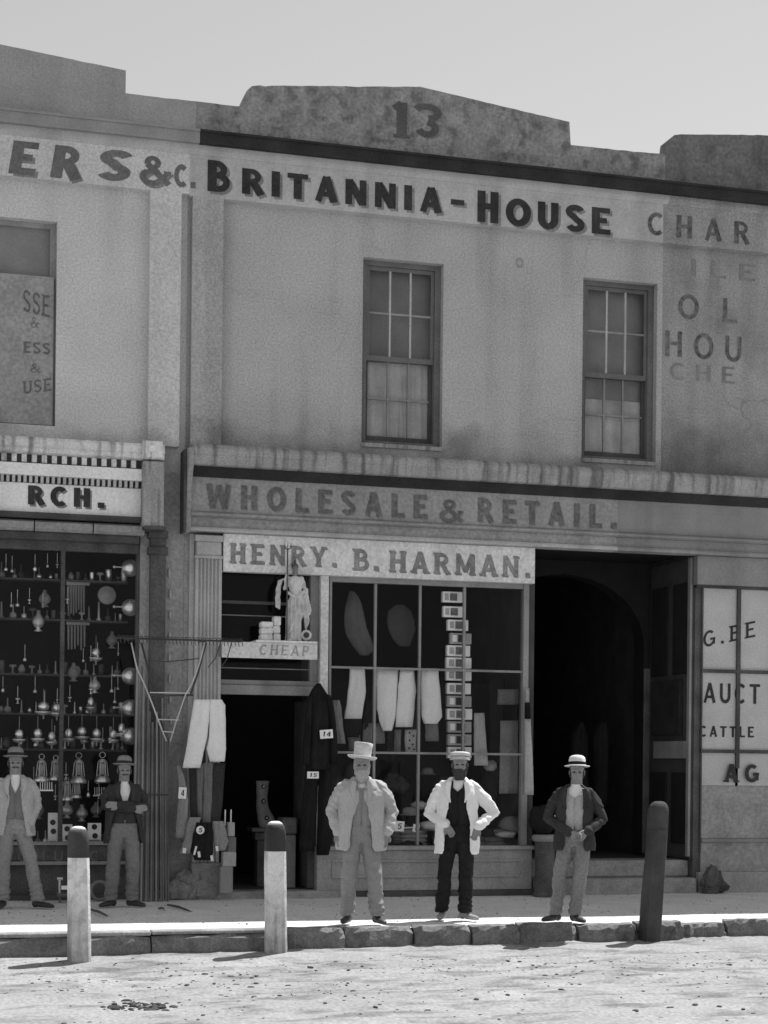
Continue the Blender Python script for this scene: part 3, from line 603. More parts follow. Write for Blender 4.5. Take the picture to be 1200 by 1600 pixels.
# doorway with two transom lights
dx0, dx1 = pb, at(499, 1050, -.06).x
mb = MB(); ZT = Z(3.79,-.13)
tb1, tb0 = zp(1071, -.04, 420), zp(1086, -.04, 420)
mb.box(dx0, dx1, -.04, .06, tb0, tb1); mb.box(dx0, dx1, .0, .06, tb1+.001, tb1+.06); dfr = mb.build('door_frame', TRIM_M, BB, bevel=.005)
MB().box(dx1-.1, dx1, .02, .12, .1, tb0).build('door_jamb', WOOD_D, BB); MB().box(dx1-.1, dx1-.001, .0, .1, tb1+.06, ZT).build('transom_jamb', TRIM_M, BB)
MB().box(dx0, dx1-.1, .02, .04, zp(943, .02, 420)-.015, zp(943, .02, 420)+.02).build('transom_bar', TRIM_D, dfr)
for y in (963, 1045): MB().tube([(dx0, .03, zp(y,.03,420)), (dx1-.1, .03, zp(y,.03,420))], .007, 6).build('transom_rod', TRIM_M, dfr)
sz0, sz1 = zp(1029, -.3, 420), zp(1003, -.3, 420)
MB().add([(dx0,.05,sz0-.3),(dx1-.1,.052,sz0-.3),(dx1-.1,.047,ZT),(dx0,.05,ZT)], [(0,1,2,3)]).build('pane', GLASS, dfr)
MB().add([(dx0,.05,tb1+.06),(dx1-.1,.052,tb1+.06),(dx1-.1,.047,sz0-.302),(dx0,.05,sz0-.302)], [(0,1,2,3)]).build('pane', GLASS, dfr)
ml = MB().box(dx1+.002, at(512, 1050, -.06).x, -.08, .1, .56, ZT).build('window_post', SIGN_P, BB, bevel=.006)
MB().box(dx1+.01, at(513, 1100, 0).x, .101, .9, .1, 4.2).build('doorway_side', WOOD_D, BB)
st = MB(); st.box(dx0-.25, dx1+.35, -.22, .6, -.05, .085); st.build('door_step', STEP, BB, bevel=.02)
# open door leaf, folded back into the shop
MB().box(dx1-.09, dx1-.04, .13, .85, .1, tb0-.05).build('door_leaf', WOOD_D, BB)
# shop window
wx0, wx1 = at(513, 1000, 0).x, at(815, 1050, 0).x; rx1 = at(823, 1050, 0).x
sill = .60
fm = MB(); fm.box(wx1, rx1, -.06, .06, sill, ZT); fm.box(wx0, wx1, -.04, .05, ZT-.06, ZT); fm.box(wx0, wx0+.03, -.04, .05, sill, ZT-.06)
sw = fm.build('shop_window', TRIM_M, BB)
vx = [wx0+.03]+[at(x, 1000, 0).x for x in (586, 655.5, 725)]+[wx1]; hz = [sill, at(660, 1177, 0).z, at(660, 1046, 0).z, ZT-.06]
for x in vx[1:-1]: MB().box(x-.014, x+.014, -.02, .03, sill, ZT-.06).build('glazing_bar', TRIM_M, sw)
for z in hz[1:-1]: MB().box(wx0+.03, wx1, -.026, .026, z-.013, z+.013).build('glazing_bar', TRIM_M, sw)
for i in range(4):
    for j in range(3):
        a, b, c, d = vx[i]+.006, vx[i+1]-.006, hz[j]+.006, hz[j+1]-.006; tl, tu = rnd.uniform(-.004,.004), rnd.uniform(-.004,.004)
        MB().add([(a,.002+tl,c),(b,.002-tl,c),(b,.002-tl+tu,d),(a,.002+tl+tu,d)], [(0,1,2,3)]).build('pane', GLASS, sw)
sx0, sx1 = at(495, 1365, -.1).x, at(831, 1365, -.1).x
stb = MB().box(sx0, sx1, -.1, .1, .07, .55).build('stall_board', STALL, BB, bevel=.006)
MB().box(sx0-.0, sx1+.02, -.15, .1, .552, sill-.002).build('sill', STALL, BB, bevel=.008)
MB().box(sx0-.02, sx1+.02, -.13, .1, 0, .068).build('plinth', TRIM_D, BB, bevel=.006)
mb = MB(); a, b, c, d = at(518, 1365, -.1).x, at(812, 1365, -.1).x, .22, .44
for t_ in ((a,b,d-.035,d),(a,b,c,c+.035),(a,a+.035,c+.036,d-.036),(b-.035,b,c+.036,d-.036)): mb.box(t_[0], t_[1], -.118, -.101, t_[2], t_[3])
mb.build('panel_moulding', STALL, stb, bevel=.006)
MB().box(wx0, rx1, .101, 1.0, .5, .58).build('display_floor', INSIDE, BB)
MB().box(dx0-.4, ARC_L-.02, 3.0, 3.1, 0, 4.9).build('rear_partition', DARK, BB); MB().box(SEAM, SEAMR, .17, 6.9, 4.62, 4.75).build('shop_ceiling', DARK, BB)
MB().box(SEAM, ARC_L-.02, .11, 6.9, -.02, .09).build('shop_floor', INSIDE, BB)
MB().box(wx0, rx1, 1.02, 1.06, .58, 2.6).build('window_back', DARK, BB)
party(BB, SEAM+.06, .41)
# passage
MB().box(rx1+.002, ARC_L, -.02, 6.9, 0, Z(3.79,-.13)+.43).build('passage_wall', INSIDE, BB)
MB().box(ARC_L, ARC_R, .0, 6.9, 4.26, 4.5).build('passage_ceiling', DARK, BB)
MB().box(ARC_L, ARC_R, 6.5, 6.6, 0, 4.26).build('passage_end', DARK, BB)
mb = MB(); AY = 1.3; jx = at(1004, 1200, AY).x; cxp, cyp = at(880, 1005, AY).x, at(880, 1005, AY).z; rx_, rz_ = jx-cxp, at(880, 897, AY).z-cyp
mb.box(jx, ARC_R-.002, AY, AY+.3, .4, cyp)
n = 20; prev = None
for k in range(n+1):
    a = math.pi*k/n; q = (cxp+rx_*math.cos(a), cyp+rz_*math.sin(a))
    if q[0] < ARC_L+.002: q = (ARC_L+.002, q[1])
    if prev and prev[0] > q[0]: mb.prism([(q[0],q[1]),(prev[0],prev[1]),(prev[0],4.255),(q[0],4.255)], AY, AY+.3)
    prev = q
mb.box(jx, ARC_R-.002, AY, AY+.3, cyp, 4.255)
mb.build('inner_arch', DARK, BB)
MB().box(jx-.004, jx+.1, AY-.035, AY-.001, .42, cyp-.3).build('arch_jamb', WOOD_D, BB, bevel=.01)
MB().box(ARC_L, ARC_R, -.14, .28, -.05, .19).build('passage_step', STEP, BB, bevel=.02)
MB().box(ARC_L, ARC_R, .1, .6, .191, .40).build('passage_step', STEP, BB, bevel=.02)
MB().box(ARC_L, ARC_R, .601, 6.5, .0, .39).build('passage_floor', INSIDE, BB)

# ---- auctioneer's house (right)
holes_wall(SEAMR, 9, 4.9, 8.7, [], 0, .16).build('wall', STUCCO_R, RB)
fz = wbox(SEAMR, 9, 8.10, 8.6, -.12, 0).build('frieze', STUCCO_R, RB)
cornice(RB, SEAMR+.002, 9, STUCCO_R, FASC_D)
MB().prism(rough([(SEAMR+.002,8.78),(9,8.78),(9,9.3),(6.6,9.55),(5.3,9.62),(3.75,9.46),(3.66,9.44),(3.6,9.39),(3.575,9.2),(SEAMR+.002,9.2)]), -.04, .24).build('parapet', PARA_R, RB)
shell(RB, SEAMR+.5, 9, 0)
text_px(fz, 'CHAR', 1012, 331, 1172, 366, -.124, INK_F, t=.2, gap=.5)
for s_, q in (('OL', (1060,459,1152,497)), ('HOU', (1038,516,1160,556)), ('CHE', (1047,566,1148,592)), ('ILE', (1078,404,1180,430))):
    text_px(RB, s_, q[0], q[1], q[2], q[3], -.004, INK_F if s_ in ('OL','HOU') else INK_S, t=.17, gap=.9 if s_ == 'OL' else .45, name='worn_letter')
party(RB, ARC_R+.06, .12, 4.5)
MB().box(ARC_R, ARC_R+.1, 0, .12, 0, 4.26).build('corner_post', WOOD_D, RB)
# panelling and notice board along the passage's side
MB().box(ARC_R-.03, ARC_R-.001, .02, AY-.04, .42, 4.2).build('side_panelling', INSIDE, RB)
for y0, y1, z0, z1 in ((.1,.55,.6,1.5),(.7,1.2,.6,1.5),(.1,.55,2.75,3.9),(.7,1.2,2.75,3.9)):
    MB().box(ARC_R-.05, ARC_R-.031, y0, y1, z0, z1).build('panel', DARK, RB, bevel=.008)
MB().box(ARC_R-.07, ARC_R-.031, .12, 1.05, 1.68, 1.9).build('rail_board', TRIM_M, RB); 
MB().box(ARC_R-.09, ARC_R-.031, .25, 1.1, 1.98, 2.68).build('notice_board', FASC_D, RB, bevel=.006)
MB().box(ARC_R-.06, ARC_R-.03, .02, .09, .45, 4.2).build('corner_bead', TRIM_M, RB)
rs = MB().box(ARC_R-.03, 9, -.12, 0, zp(914,-.12,1130), Z(4.235,-.16)-.004).build('name_board', FASCIA_R, RB, bevel=.004)
rx0 = at(1094, 1100, 0).x
zz = [zp(1310, 0, 1130), zp(1174, 0, 1130), zp(1049, 0, 1130), zp(920, 0, 1130)]
fm = MB(); fm.box(ARC_R+.101, rx0, -.03, .1, .5, zz[3]); fm.box(ARC_R+.0, 9, -.05, .1, zz[3], zp(914,-.12,1130)-.002)
rw = fm.build('shop_window', TRIM_D, RB)
vb = [rx0, at(1152, 1100, 0).x, at(1210, 1100, 0).x, at(1268,1100,0).x, at(1326,1100,0).x, 9]
for x in vb[1:-1]: MB().box(x-.025, x+.025, -.03, .03, zp(1200,0,1130), zz[3]).build('glazing_bar', TRIM_D, rw)
for z in zz[1:3]: MB().box(rx0, 9, -.034, .03, z-.022, z+.022).build('glazing_bar', TRIM_D, rw)
zlow = zp(1228, 0, 1130)
for i in range(5):
    for z0, z1 in ((zlow+.004, zz[1]-.022), (zz[1]+.022, zz[2]-.022), (zz[2]+.022, zz[3])):
        MB().box(vb[i]+.02, vb[i+1]-.02, .0, .012, z0, z1).build('pane', PANE_P, rw)
MB().box(rx0, 9, -.01, .1, zz[0], zlow).build('lower_board', FASCIA, RB)
MB().box(ARC_R+.101, 9, -.06, .1, zz[0]-.05, zz[0]-.002).build('sill', FASCIA_R, RB, bevel=.008)
MB().box(ARC_R+.101, 9, -.02, .1, zp(1362,0,1130), zz[0]-.052).build('stall_board', FASCIA, RB); MB().box(ARC_R+.05, 9, -.08, .1, -.02, zp(1362,0,1130)-.002).build('plinth', STALL, RB, bevel=.01)
MB().box(ARC_R+.12, 9, .1, .14, .3, 4.3).build('shop_lining', DARK, RB)
G_ = dict(name='letter')
text_px(rw, 'G.BE', 1099, 987, 1180, 1012, -.004, INK, t=.17, serif=.13, gap=.3, curve=lambda s: .16*s, **G_)
text_px(rw, 'AUCT', 1099, 1067, 1188, 1098, -.004, INK, t=.19, gap=.2, **G_)
text_px(rw, 'CATTLE', 1093, 1134, 1178, 1151, -.004, INK, t=.22, gap=.25, **G_)
text_px(rw, 'AG', 1131, 1194, 1186, 1222, -.037, INK, t=.24, serif=.16, gap=.3, **G_)

# ------------------------------------------------------------------ street posts
def post(xt, yt, xb, yb, dark, label, half=.098, zb=-.2, lean=0):
    b = ground(xb, yb, zb); Yb = b.y; a = at(xt, yt, Yb-lean)
    H = a.z-zb; base = Vector((b.x, b.y, zb)); d = Vector((a.x-b.x, -lean, 0))
    t = empty('bollard', base, label, 'bollard', 'bollards along the kerb')
    prof = []; n = 14
    def ring(z, r, k=0):
        o_ = base+d*(z/H)+Vector((0, 0, z)); q = []
        for i in range(n):
            an = 2*math.pi*i/n; c_, s_ = math.cos(an), math.sin(an); e = (abs(c_)**3.2+abs(s_)**3.2)**(-1/3.2)
            wob = 1+.08*noise.noise(Vector((c_*2, s_*2, z*2+b.x)))
            q.append(o_+Vector((c_*e*r*wob, s_*e*r*wob, 0)))
        return q
    zt = H-.28
    MB().rings([*[ring(q_, half*(1.06-.09*q_/zt)) for q_ in (-.3, .05, .2, .35, .5, .65, .8, .95) if q_ < zt-.05], ring(zt, half*.97)]).build('shaft', POST_D if dark else POST_W, t, smooth=False)
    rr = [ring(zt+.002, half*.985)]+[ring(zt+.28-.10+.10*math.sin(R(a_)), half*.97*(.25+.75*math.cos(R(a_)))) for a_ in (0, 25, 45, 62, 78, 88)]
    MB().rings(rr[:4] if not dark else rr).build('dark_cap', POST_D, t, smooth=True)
    if not dark: MB().rings(rr[3:]).build('pale_top', POST_W, t, smooth=True)  # upper dome paler than the dark cap below, same finish as the shaft
    return t
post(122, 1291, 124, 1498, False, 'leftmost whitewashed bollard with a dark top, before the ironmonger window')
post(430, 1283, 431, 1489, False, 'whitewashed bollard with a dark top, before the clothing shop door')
post(1030, 1252, 1014, 1476, True, 'leaning dark tarred bollard at the right, before the passage', half=.1)

# ------------------------------------------------------------------ hung cloth
def cloth(name, strips, Y, th, mt, parent=None, label=None, cat=None, group=None, folds=3, amp=.008, n=10, seed=0):
    mb = MB()
    for rows in strips:
        fine = []
        for (a, b) in zip(rows, rows[1:]):
            for i in range(4): fine.append([a[k]+(b[k]-a[k])*i/4 for k in range(3)])
        fine.append(rows[-1]); nr = len(fine)
        F_, B_ = [], []
        for r_ in fine:
            e1 = .9*noise.noise(Vector((r_[0]*.09, seed, 1))); e2 = .9*noise.noise(Vector((r_[0]*.09, seed, 5))); p, q = at(r_[1]+e1, r_[0], Y), at(r_[2]+e2, r_[0], Y)
            for i in range(n+1):
                s = i/n; e = 1-abs(2*s-1)**3
                nz = noise.noise(Vector((s*3+seed, r_[0]*.03, seed)))
                y = Y-th*e-amp*e*(math.sin(folds*math.pi*s*2+seed+r_[0]*.03)+1.6*nz+.8*math.sin(r_[0]*.22+s*5+seed+3*nz))
                F_.append((p.x+(q.x-p.x)*s, y, p.z+(q.z-p.z)*s)); B_.append((p.x+(q.x-p.x)*s, Y+.006+th*.3*e, p.z+(q.z-p.z)*s))
        m1 = n+1; f = []; K = len(F_)
        for j in range(nr-1):
            for i in range(n):
                f.append((j*m1+i, j*m1+i+1, (j+1)*m1+i+1, (j+1)*m1+i)); f.append((K+j*m1+i+1, K+j*m1+i, K+(j+1)*m1+i, K+(j+1)*m1+i+1))
            f.append((j*m1, (j+1)*m1, K+(j+1)*m1, K+j*m1)); f.append(((j+1)*m1+n, j*m1+n, K+j*m1+n, K+(j+1)*m1+n))
        for j in (0, nr-1):
            for i in range(n): f.append((j*m1+i+1, j*m1+i, K+j*m1+i, K+j*m1+i+1))
        mb.add(F_+B_, f)
    o = mb.build(name, mt, parent, smooth=True)
    if label: tag(o, label, cat, group)
    return o
def ticket(parent, x, y, wpx, hpx, Y, txt, tilt=0, txtpx=None, mt=None):
    c = at(x, y, Y); a = at(x-wpx/2, y-hpx/2, Y); b = at(x+wpx/2, y+hpx/2, Y); hw, hh = (b.x-a.x)/2, (a.z-b.z)/2
    cs, sn = math.cos(R(tilt)), math.sin(R(tilt))
    pl = [(c.x+u*hw*cs-v*hh*sn, c.z+u*hw*sn+v*hh*cs) for u, v in ((-1,-1),(1,-1),(1,1),(-1,1))]
    o = MB().prism(pl, Y-.004, Y).build('price_ticket', mt or CARD, parent)
    if txt:
        mb = MB(); tw = hw*(.42 if len(txt) == 1 else .62)
        lettering(mb, txt, c.x-tw, c.x+tw, c.z-hh*.55, hh*1.1, Y-.006, t=.2, slant=.12, gap=.2); mb.build('ticket_figures', INK, parent, recalc=False)
    return o
# the hanging rail on the pier, left of the clothing shop door
ry = -.5; ra, rb_ = at(181, 998, ry), at(377, 1001, ry)
t = empty('hanging_rail', (ra.x, ry, ra.z), 'long black iron rail with rows of hooks, high beside the fluted pilaster', 'rail')
zr = (ra.z+rb_.z)/2
MB().tube([(ra.x, ry, zr), (rb_.x, ry, zr)], .011, 8).build('rail', IRON, t)
hk = MB(); hk.tube([(0,0,.02),(.012,-.012,.03),(.024,-.02,.02),(.028,-.022,0),(.03,-.02,-.03),(.038,-.012,-.06)], [.005]*5+[.003], 6)
hk.rings
nh = 34
for i in range(nh):
    x = ra.x+(rb_.x-ra.x)*(i+.5)/nh
    piece(PC, 'h', lambda: hk, 'hook', IRON, t, (x, ry, zr))
for x in (ra.x+.16, rb_.x-.42): MB().tube([(x, ry, zr-.012), (x, -.02, zr+.02)], .01, 6).build('wall_arm', IRON, t)
for x, y0, y1, dx_ in ((at(345,1000,ry).x, 1003, 1050, -.12), (at(362,1000,ry).x, 1003, 1030, -.1)):
    MB().tube([(x, ry, zr-.01), (x+dx_*.5, ry, zr-.2), (x+dx_*1.2, ry, zr-.3)], .006, 6).build('wire', IRON, t)
# corded V frame hanging from it
t = empty('corded_frame', at(262, 1158, ry), 'V-shaped cord frame with cross rungs hanging below the iron rail', 'frame')
def pt(x, y, Y=ry): return at(x, y, Y)
MB().tube([pt(205,1004), pt(214,1045), pt(225,1068), pt(238,1100), pt(249,1130), pt(260,1158)], .009, 6).build('cord', ROPE, t, smooth=True)
MB().tube([pt(320,1004), pt(312,1035), pt(300,1068), pt(290,1085), pt(276,1125), pt(266,1158)], .008, 6).build('cord', ROPE, t, smooth=True)
MB().tube([pt(322,1004,ry+.1), pt(310,1050,ry+.1), pt(298,1084,ry+.05)], .012, 6).build('strut', IRON, t, smooth=True)
MB().tube([pt(221,1004,ry+.1), pt(240,1080,ry+.1), pt(258,1150,ry+.05)], .012, 6).build('strut', IRON, t, smooth=True)
for x0, x1, y in ((234,296,1082),(247,280,1124),(254,272,1143)): MB().tube([pt(x0,y), pt(x1,y+1)], .007, 6).build('rung', ROPE, t)
MB().tube([pt(231,1032), pt(262,1034), pt(311,1029)], .007, 6).build('rung', IRON, t)
MB().tube([pt(248,1087,ry+.03), pt(302,1086,ry+.03)], .013, 6).build('rung', IRON, t)
# clothes hung on the pier
G1 = 'clothes hung beside the shop door'
cloth('white_trousers', [[(1093,303,329),(1120,299,327),(1150,294,324),(1176,290,318),(1200,285,313)], [(1093,329,347),(1102,328,352),(1150,327,353),(1170,323,353),(1190,328,351)]], -.42, .035, CL_W, None, 'pair of bright white trousers hanging on the fluted pilaster', 'trousers', G1, folds=1.3, amp=.011)
cloth('dark_trousers', [[(1150,293,320),(1250,297,322),(1312,298,318)], [(1192,318,352),(1250,318,348),(1305,322,342)]], -.34, .04, CL_D, None, 'dark trousers hanging below the bright white trousers', 'trousers', G1, seed=3, folds=2)
cloth('grey_trousers', [[(1195,306,318),(1280,309,316)], [(1192,316,333),(1250,317,331),(1300,314,328)]], -.39, .03, CL_G, None, 'mid grey trouser legs in front of the dark trousers', 'trousers', G1, seed=5)
t = cloth('grey_sleeve', [[(1196,276,281),(1215,279,288),(1250,279,294),(1280,276,293),(1309,274,290)]], -.46, .03, CL_M, None, 'narrow grey garment with ticket 4, left of the dark trousers', 'garment', G1, seed=8)
ticket(t, 285, 1239, 12, 18, -.515, '4', -4)
t = cloth('grey_waistcoat', [[(1277,296,314),(1290,291,311),(1312,288,302),(1334,280,298)]], -.5, .03, CL_M, None, 'grey waistcoat half hidden by the black one with round ticket 5', 'waistcoat', G1, seed=9)
ticket(t, 288, 1329, 5, 8, -.55, None, -8)
t = cloth('black_waistcoat', [[(1285,307,330),(1300,303,333),(1330,298,333),(1344,304,331)]], -.53, .035, CL_K, None, 'black waistcoat with the round white ticket 5', 'waistcoat', G1, seed=12)
c = at(313, 1297, -.585); MB().lathe_y([(.0,-.004),(.046,-.004),(.048,0),(0,0)], (c.x, c.y, c.z), 14).build('price_ticket', CARD, t)
mb = MB(); lettering(mb, '5', c.x-.02, c.x+.022, c.z-.026, .052, c.y-.007, t=.22, slant=.1); mb.build('ticket_figures', INK, t, recalc=False)
ticket(t, 311, 1335, 4, 9, -.585, None, 8); ticket(t, 331, 1341, 4, 9, -.585, None, 8); ticket(t, 305, 1329, 3, 14, -.57, None, -14)
t = cloth('grey_waistcoat', [[(1283,332,349),(1300,332,354),(1315,333,357),(1329,336,352)]], -.5, .03, CL_M, None, 'grey waistcoat right of the black one, beside the small parcels', 'waistcoat', G1, seed=15)
ticket(t, 339, 1326, 4, 8, -.55, None, 8)
t = empty('parcel_column', at(358, 1395, -.35), 'column of small parcels and boards by the left door jamb', 'parcels')
for (x0, y0, x1, y1, m_) in ((356,1285,367,1307,CL_P),(356,1308,369,1331,CL_G),(348,1331,369,1354,CL_P),(344,1354,364,1396,TRIM_M)):
    pbox(x0, y0, x1, y1, -.4, -.28).build('parcel', m_, t, bevel=.008)
for x in (352, 361): MB().tube([at(x, 1265, -.35), at(x-.5, 1290, -.35)], .008, 6).build('white_stick', CARD, t)
# the black coat on a stand at the door's right side
t = empty('hung_coat', at(505, 1200, -.3), 'black jacket with ticket 14 hung at the right of the shop door', 'coat')
cloth('coat', [[(1068,495,499),(1076,488,506),(1088,482,514),(1108,480,518),(1150,479,520),(1186,476,523),(1203,482,518)]], -.3, .085, CL_K, t, folds=2.5, amp=.016, n=16)
cloth('sleeve', [[(1086,508,516),(1105,512,522),(1150,515,527),(1193,516,528)]], -.36, .05, CL_K, t, folds=1, amp=.012, seed=2)
cloth('sleeve', [[(1088,482,488),(1110,478,487),(1160,474,486),(1196,473,484)]], -.34, .05, CL_K, t, folds=1, amp=.012, seed=6)
ticket(t, 510, 1147, 20, 14, -.46, '14', 5)
t = empty('hung_trousers', at(497, 1335, -.25), 'black trousers with ticket 15 hung below the black jacket', 'trousers')
cloth('legs', [[(1196,478,500),(1240,474,496),(1290,470,494),(1330,467,491)], [(1196,498,517),(1240,497,519),(1290,496,523),(1336,494,514)]], -.26, .06, CL_K, t, folds=1.6, amp=.014, n=12, seed=4)
cloth('waist', [[(1190,479,516),(1204,477,517)]], -.28, .06, CL_K, t, folds=2, amp=.01)
ticket(t, 489, 1211, 18, 11, -.39, '15', 0)
t = cloth('grey_scarf', [[(1094,520,531),(1112,517,534),(1135,521,536),(1162,526,540)]], -.16, .03, CL_G, None, 'grey garment strip hanging just right of the long black coat', 'garment', G1, seed=21)
# inside the doorway
t = cloth('spotted_bodice', [[(1220,400,421),(1245,401,418),(1262,400,420),(1280,403,430),(1293,405,428)]], .55, .05, CL_G, None, 'grey bodice with three round buttons standing inside the doorway', 'bodice', seed=4)
for x, y in ((412,1229),(412,1252),(417,1278)):
    c = at(x, y, .485); MB().lathe_y([(0,-.012),(.012,-.012),(.013,0)], c, 10).build('button', CARD_G, t); MB().lathe_y([(0,-.002),(.026,-.004),(.027,.01)], (c.x, c.y+.003, c.z), 12).build('button_ring', CL_K, t)
t = empty('shop_pedestal', at(408, 1390, .6), 'dark tapered stand under the buttoned bodice inside the doorway', 'stand')
pbox(394, 1294, 428, 1300, .45, .8).build('top', WOOD_D, t, bevel=.006); pbox(399, 1301, 424, 1312, .5, .75).build('collar', WOOD_D, t); pbox(402, 1313, 420, 1385, .52, .72).build('column', WOOD_D, t)
t = empty('shop_counter', at(452, 1388, .35), 'grey wooden counter end just inside the doorway', 'counter')
pbox(440, 1305, 462, 1388, .3, 1.1).build('body', TRIM_M, t, bevel=.006); pbox(442, 1278, 465, 1304, .34, .7).build('stacked_cloth', CL_G, t, bevel=.02)

# ------------------------------------------------------------------ shelf, parcels and statue over the door
sy0, sy1 = -.42, -.02; sxa, sxb = at(347, 1015, sy0).x, at(496, 1015, sy0).x
t = empty('bracket_shelf', (sxa, -.2, sz0), 'pale painted shelf board with worn lettering over the shop door', 'shelf')
zb0, zb1 = at(420, 1029, sy0).z, at(420, 1004, sy0).z
MB().box(sxa, sxb, sy0, sy0+.03, zb0, zb1).build('front_board', SIGN_P, t, bevel=.004)
MB().box(sxa, sxb, sy0+.031, sy1, zb1-.04, zb1-.005).build('shelf_board', SIGN_P, t)
MB().box(at(400, 1000, sy0).x, sxb-.003, sy0-.02, sy1, zb1+.001, zb1+.028).build('top_moulding', SIGN_W, t, bevel=.006)
for x in (sxa+.01, sxb-.04): MB().box(x, x+.03, sy0+.031, sy1, zb0+.02, zb1-.041).build('bracket', TRIM_M, t)
text_px(t, 'CHEAP', 405, 1007, 482, 1023, sy0-.004, mat('letter_ghost', .36, fine=.4, bump=.05), t=.16, serif=.12, gap=.3, slant=.1)
zs = zb1+.029
def parcel_box(x0, y0, x1, y1, label):
    a = at(x0, (y0+y1)/2, -.3); b = at(x1, (y0+y1)/2, -.3); h = at(x0, y0, -.3).z-at(x0, y1, -.3).z
    return a.x, b.x, h
for (x0, x1, hs, nm) in ((406, 425, (.075,.075,.07), 'left stack'), (427, 438, (.085,.09,.11), 'right stack')):
    a, b = at(x0, 980, -.3).x, at(x1, 980, -.3).x; z = zs
    for k, h in enumerate(hs):
        j = rnd.uniform(-.008, .008)
        o = MB().box(a+j, b+j, -.34, -.2, z, z+h-.003).build('parcel', SIGN_P, None, bevel=.012); tag(o, '%s pale parcel of the %s beside the statue' % (('lowest','middle','topmost')[k], nm), 'parcel', 'parcels on the shelf')
        z += h

# ------------------------------------------------------------------ organic meshes: closed pieces fused into one skin
def fuse(mb, name, voxel=.009, smooth=2, wrinkle=None):
    me = mb.mesh('tmp'); bm = bmesh.new(); bm.from_mesh(me); bmesh.ops.recalc_face_normals(bm, faces=bm.faces); bm.to_mesh(me); bm.free()
    o = bpy.data.objects.new('tmp', me); col.objects.link(o)
    md = o.modifiers.new('r', 'REMESH'); md.mode = 'VOXEL'; md.voxel_size = voxel
    if smooth: sm = o.modifiers.new('s', 'SMOOTH'); sm.factor = .5; sm.iterations = smooth
    dg = bpy.context.evaluated_depsgraph_get(); ev = o.evaluated_get(dg)
    res = bpy.data.meshes.new_from_object(ev); res.name = name
    bpy.data.objects.remove(o); bpy.data.meshes.remove(me)
    if wrinkle:
        ns = [v.normal.copy() for v in res.vertices]
        for v, nr in zip(res.vertices, ns): v.co += nr*wrinkle(v.co)
    res.shade_smooth() if hasattr(res, 'shade_smooth') else None
    res.update(); return res
def crease(amp, seed=0):
    def f_(p):
        n1 = noise.noise(Vector((p.x*6+p.z*3+seed, p.y*6, p.z*5-p.x*4))); n2 = noise.noise(Vector((p.x*13-p.z*8, p.y*13+seed, p.z*11+p.x*7)))
        return amp*((.5-abs(n1)*2.2)+.45*(.5-abs(n2)*2.2))
    return f_
def fold(amp, fx=10, fz=5, seed=0):
    return lambda p: amp*(noise.noise(Vector((p.x*fx+seed, p.y*fx, p.z*fz)))+.5*noise.noise(Vector((p.x*fx*2.3, p.y*fx*2.3+seed, p.z*fz*2.5))))
def ering(cx, cy, z, a, b, n=20, p=2.3):
    q = []
    for i in range(n):
        t_ = 2*math.pi*i/n; c_, s_ = math.cos(t_), math.sin(t_); e = (abs(c_)**p+abs(s_)**p)**(-1/p)
        q.append(Vector((cx+a*c_*e, cy+b*s_*e, z)))
    return q
def loft(rings, n=20, mb=None):
    mb = mb or MB(); rr = []
    for i in range(len(rings)-1):
        for k in range(4):
            u = k/4; u = u*u*(3-2*u)*.5+u*.5
            rr.append(ering(*[rings[i][q]+(rings[i+1][q]-rings[i][q])*u for q in range(5)], n=n))
    rr.append(ering(*rings[-1], n=n)); return mb.rings(rr)
def cshell(rings, th=.018, n=26, mb=None):
    "open-fronted garment: rings (cx, cy, z, a, b, half opening)"
    mb = mb or MB(); rr = []
    full = []
    for i in range(len(rings)-1):
        for k in range(3): full.append([rings[i][q]+(rings[i+1][q]-rings[i][q])*k/3 for q in range(6)])
    full.append(rings[-1])
    for cx, cy, z, a, b, ow in full:
        t0 = math.asin(max(.001, min(.95, abs(ow)/a))); o_, i_ = [], []
        for k in range(n+1):
            t_ = t0+(2*math.pi-2*t0)*k/n; s_, c_ = math.sin(t_), math.cos(t_); e = (abs(c_)**2.3+abs(s_)**2.3)**(-1/2.3)
            o_.append(Vector((cx+a*s_*e, cy-b*c_*e, z))); i_.append(Vector((cx+(a-th)*s_*e, cy-(b-th)*c_*e, z)))
        rr.append(o_+i_[::-1])
    return mb.rings(rr)
def hand(mb, w, d, nrm, curl=.5, side=1):
    w, d, nrm = Vector(w), Vector(d).normalized(), Vector(nrm).normalized(); nrm = (nrm-d*nrm.dot(d)).normalized(); sd = d.cross(nrm)*side
    for k in (-.026, -.009, .009, .026): mb.tube([w, w+d*.03+sd*k*.8, w+d*.088+sd*k], [.017, .016, .014], 7, ball=True)
    for k, L_ in ((-.03, .06), (-.011, .078), (.009, .083), (.029, .073)):
        r0 = w+d*.085+sd*k; c_ = curl
        mb.tube([r0, r0+d*L_*.42-nrm*L_*.10*c_, r0+d*L_*(.42+.32*(1-.5*c_))-nrm*L_*(.10+.3)*c_, r0+d*L_*(.42+.32*(1-.5*c_)+.22*(1-1.2*c_))-nrm*L_*.66*c_], [.0095, .009, .0085, .0075], 7, ball=True)
    r0 = w+d*.025+sd*.03
    mb.tube([r0, r0+d*.03+sd*.018-nrm*.01, r0+d*.062+sd*.02-nrm*.022], [.012, .0105, .009], 7, ball=True)
HATS = {}
def hat_top(mb, c, tilt=0):     # tall hat, rather low, flaring upwards, brim rolled at the sides
    return [(.0,.150),(.088,.152),(.094,.147),(.089,.10),(.086,.05),(.087,.012),(.09,.004),(.12,.0),(.138,.006),(.146,.016),(.148,.012),(.14,-.002),(.12,-.01),(.085,-.006)]
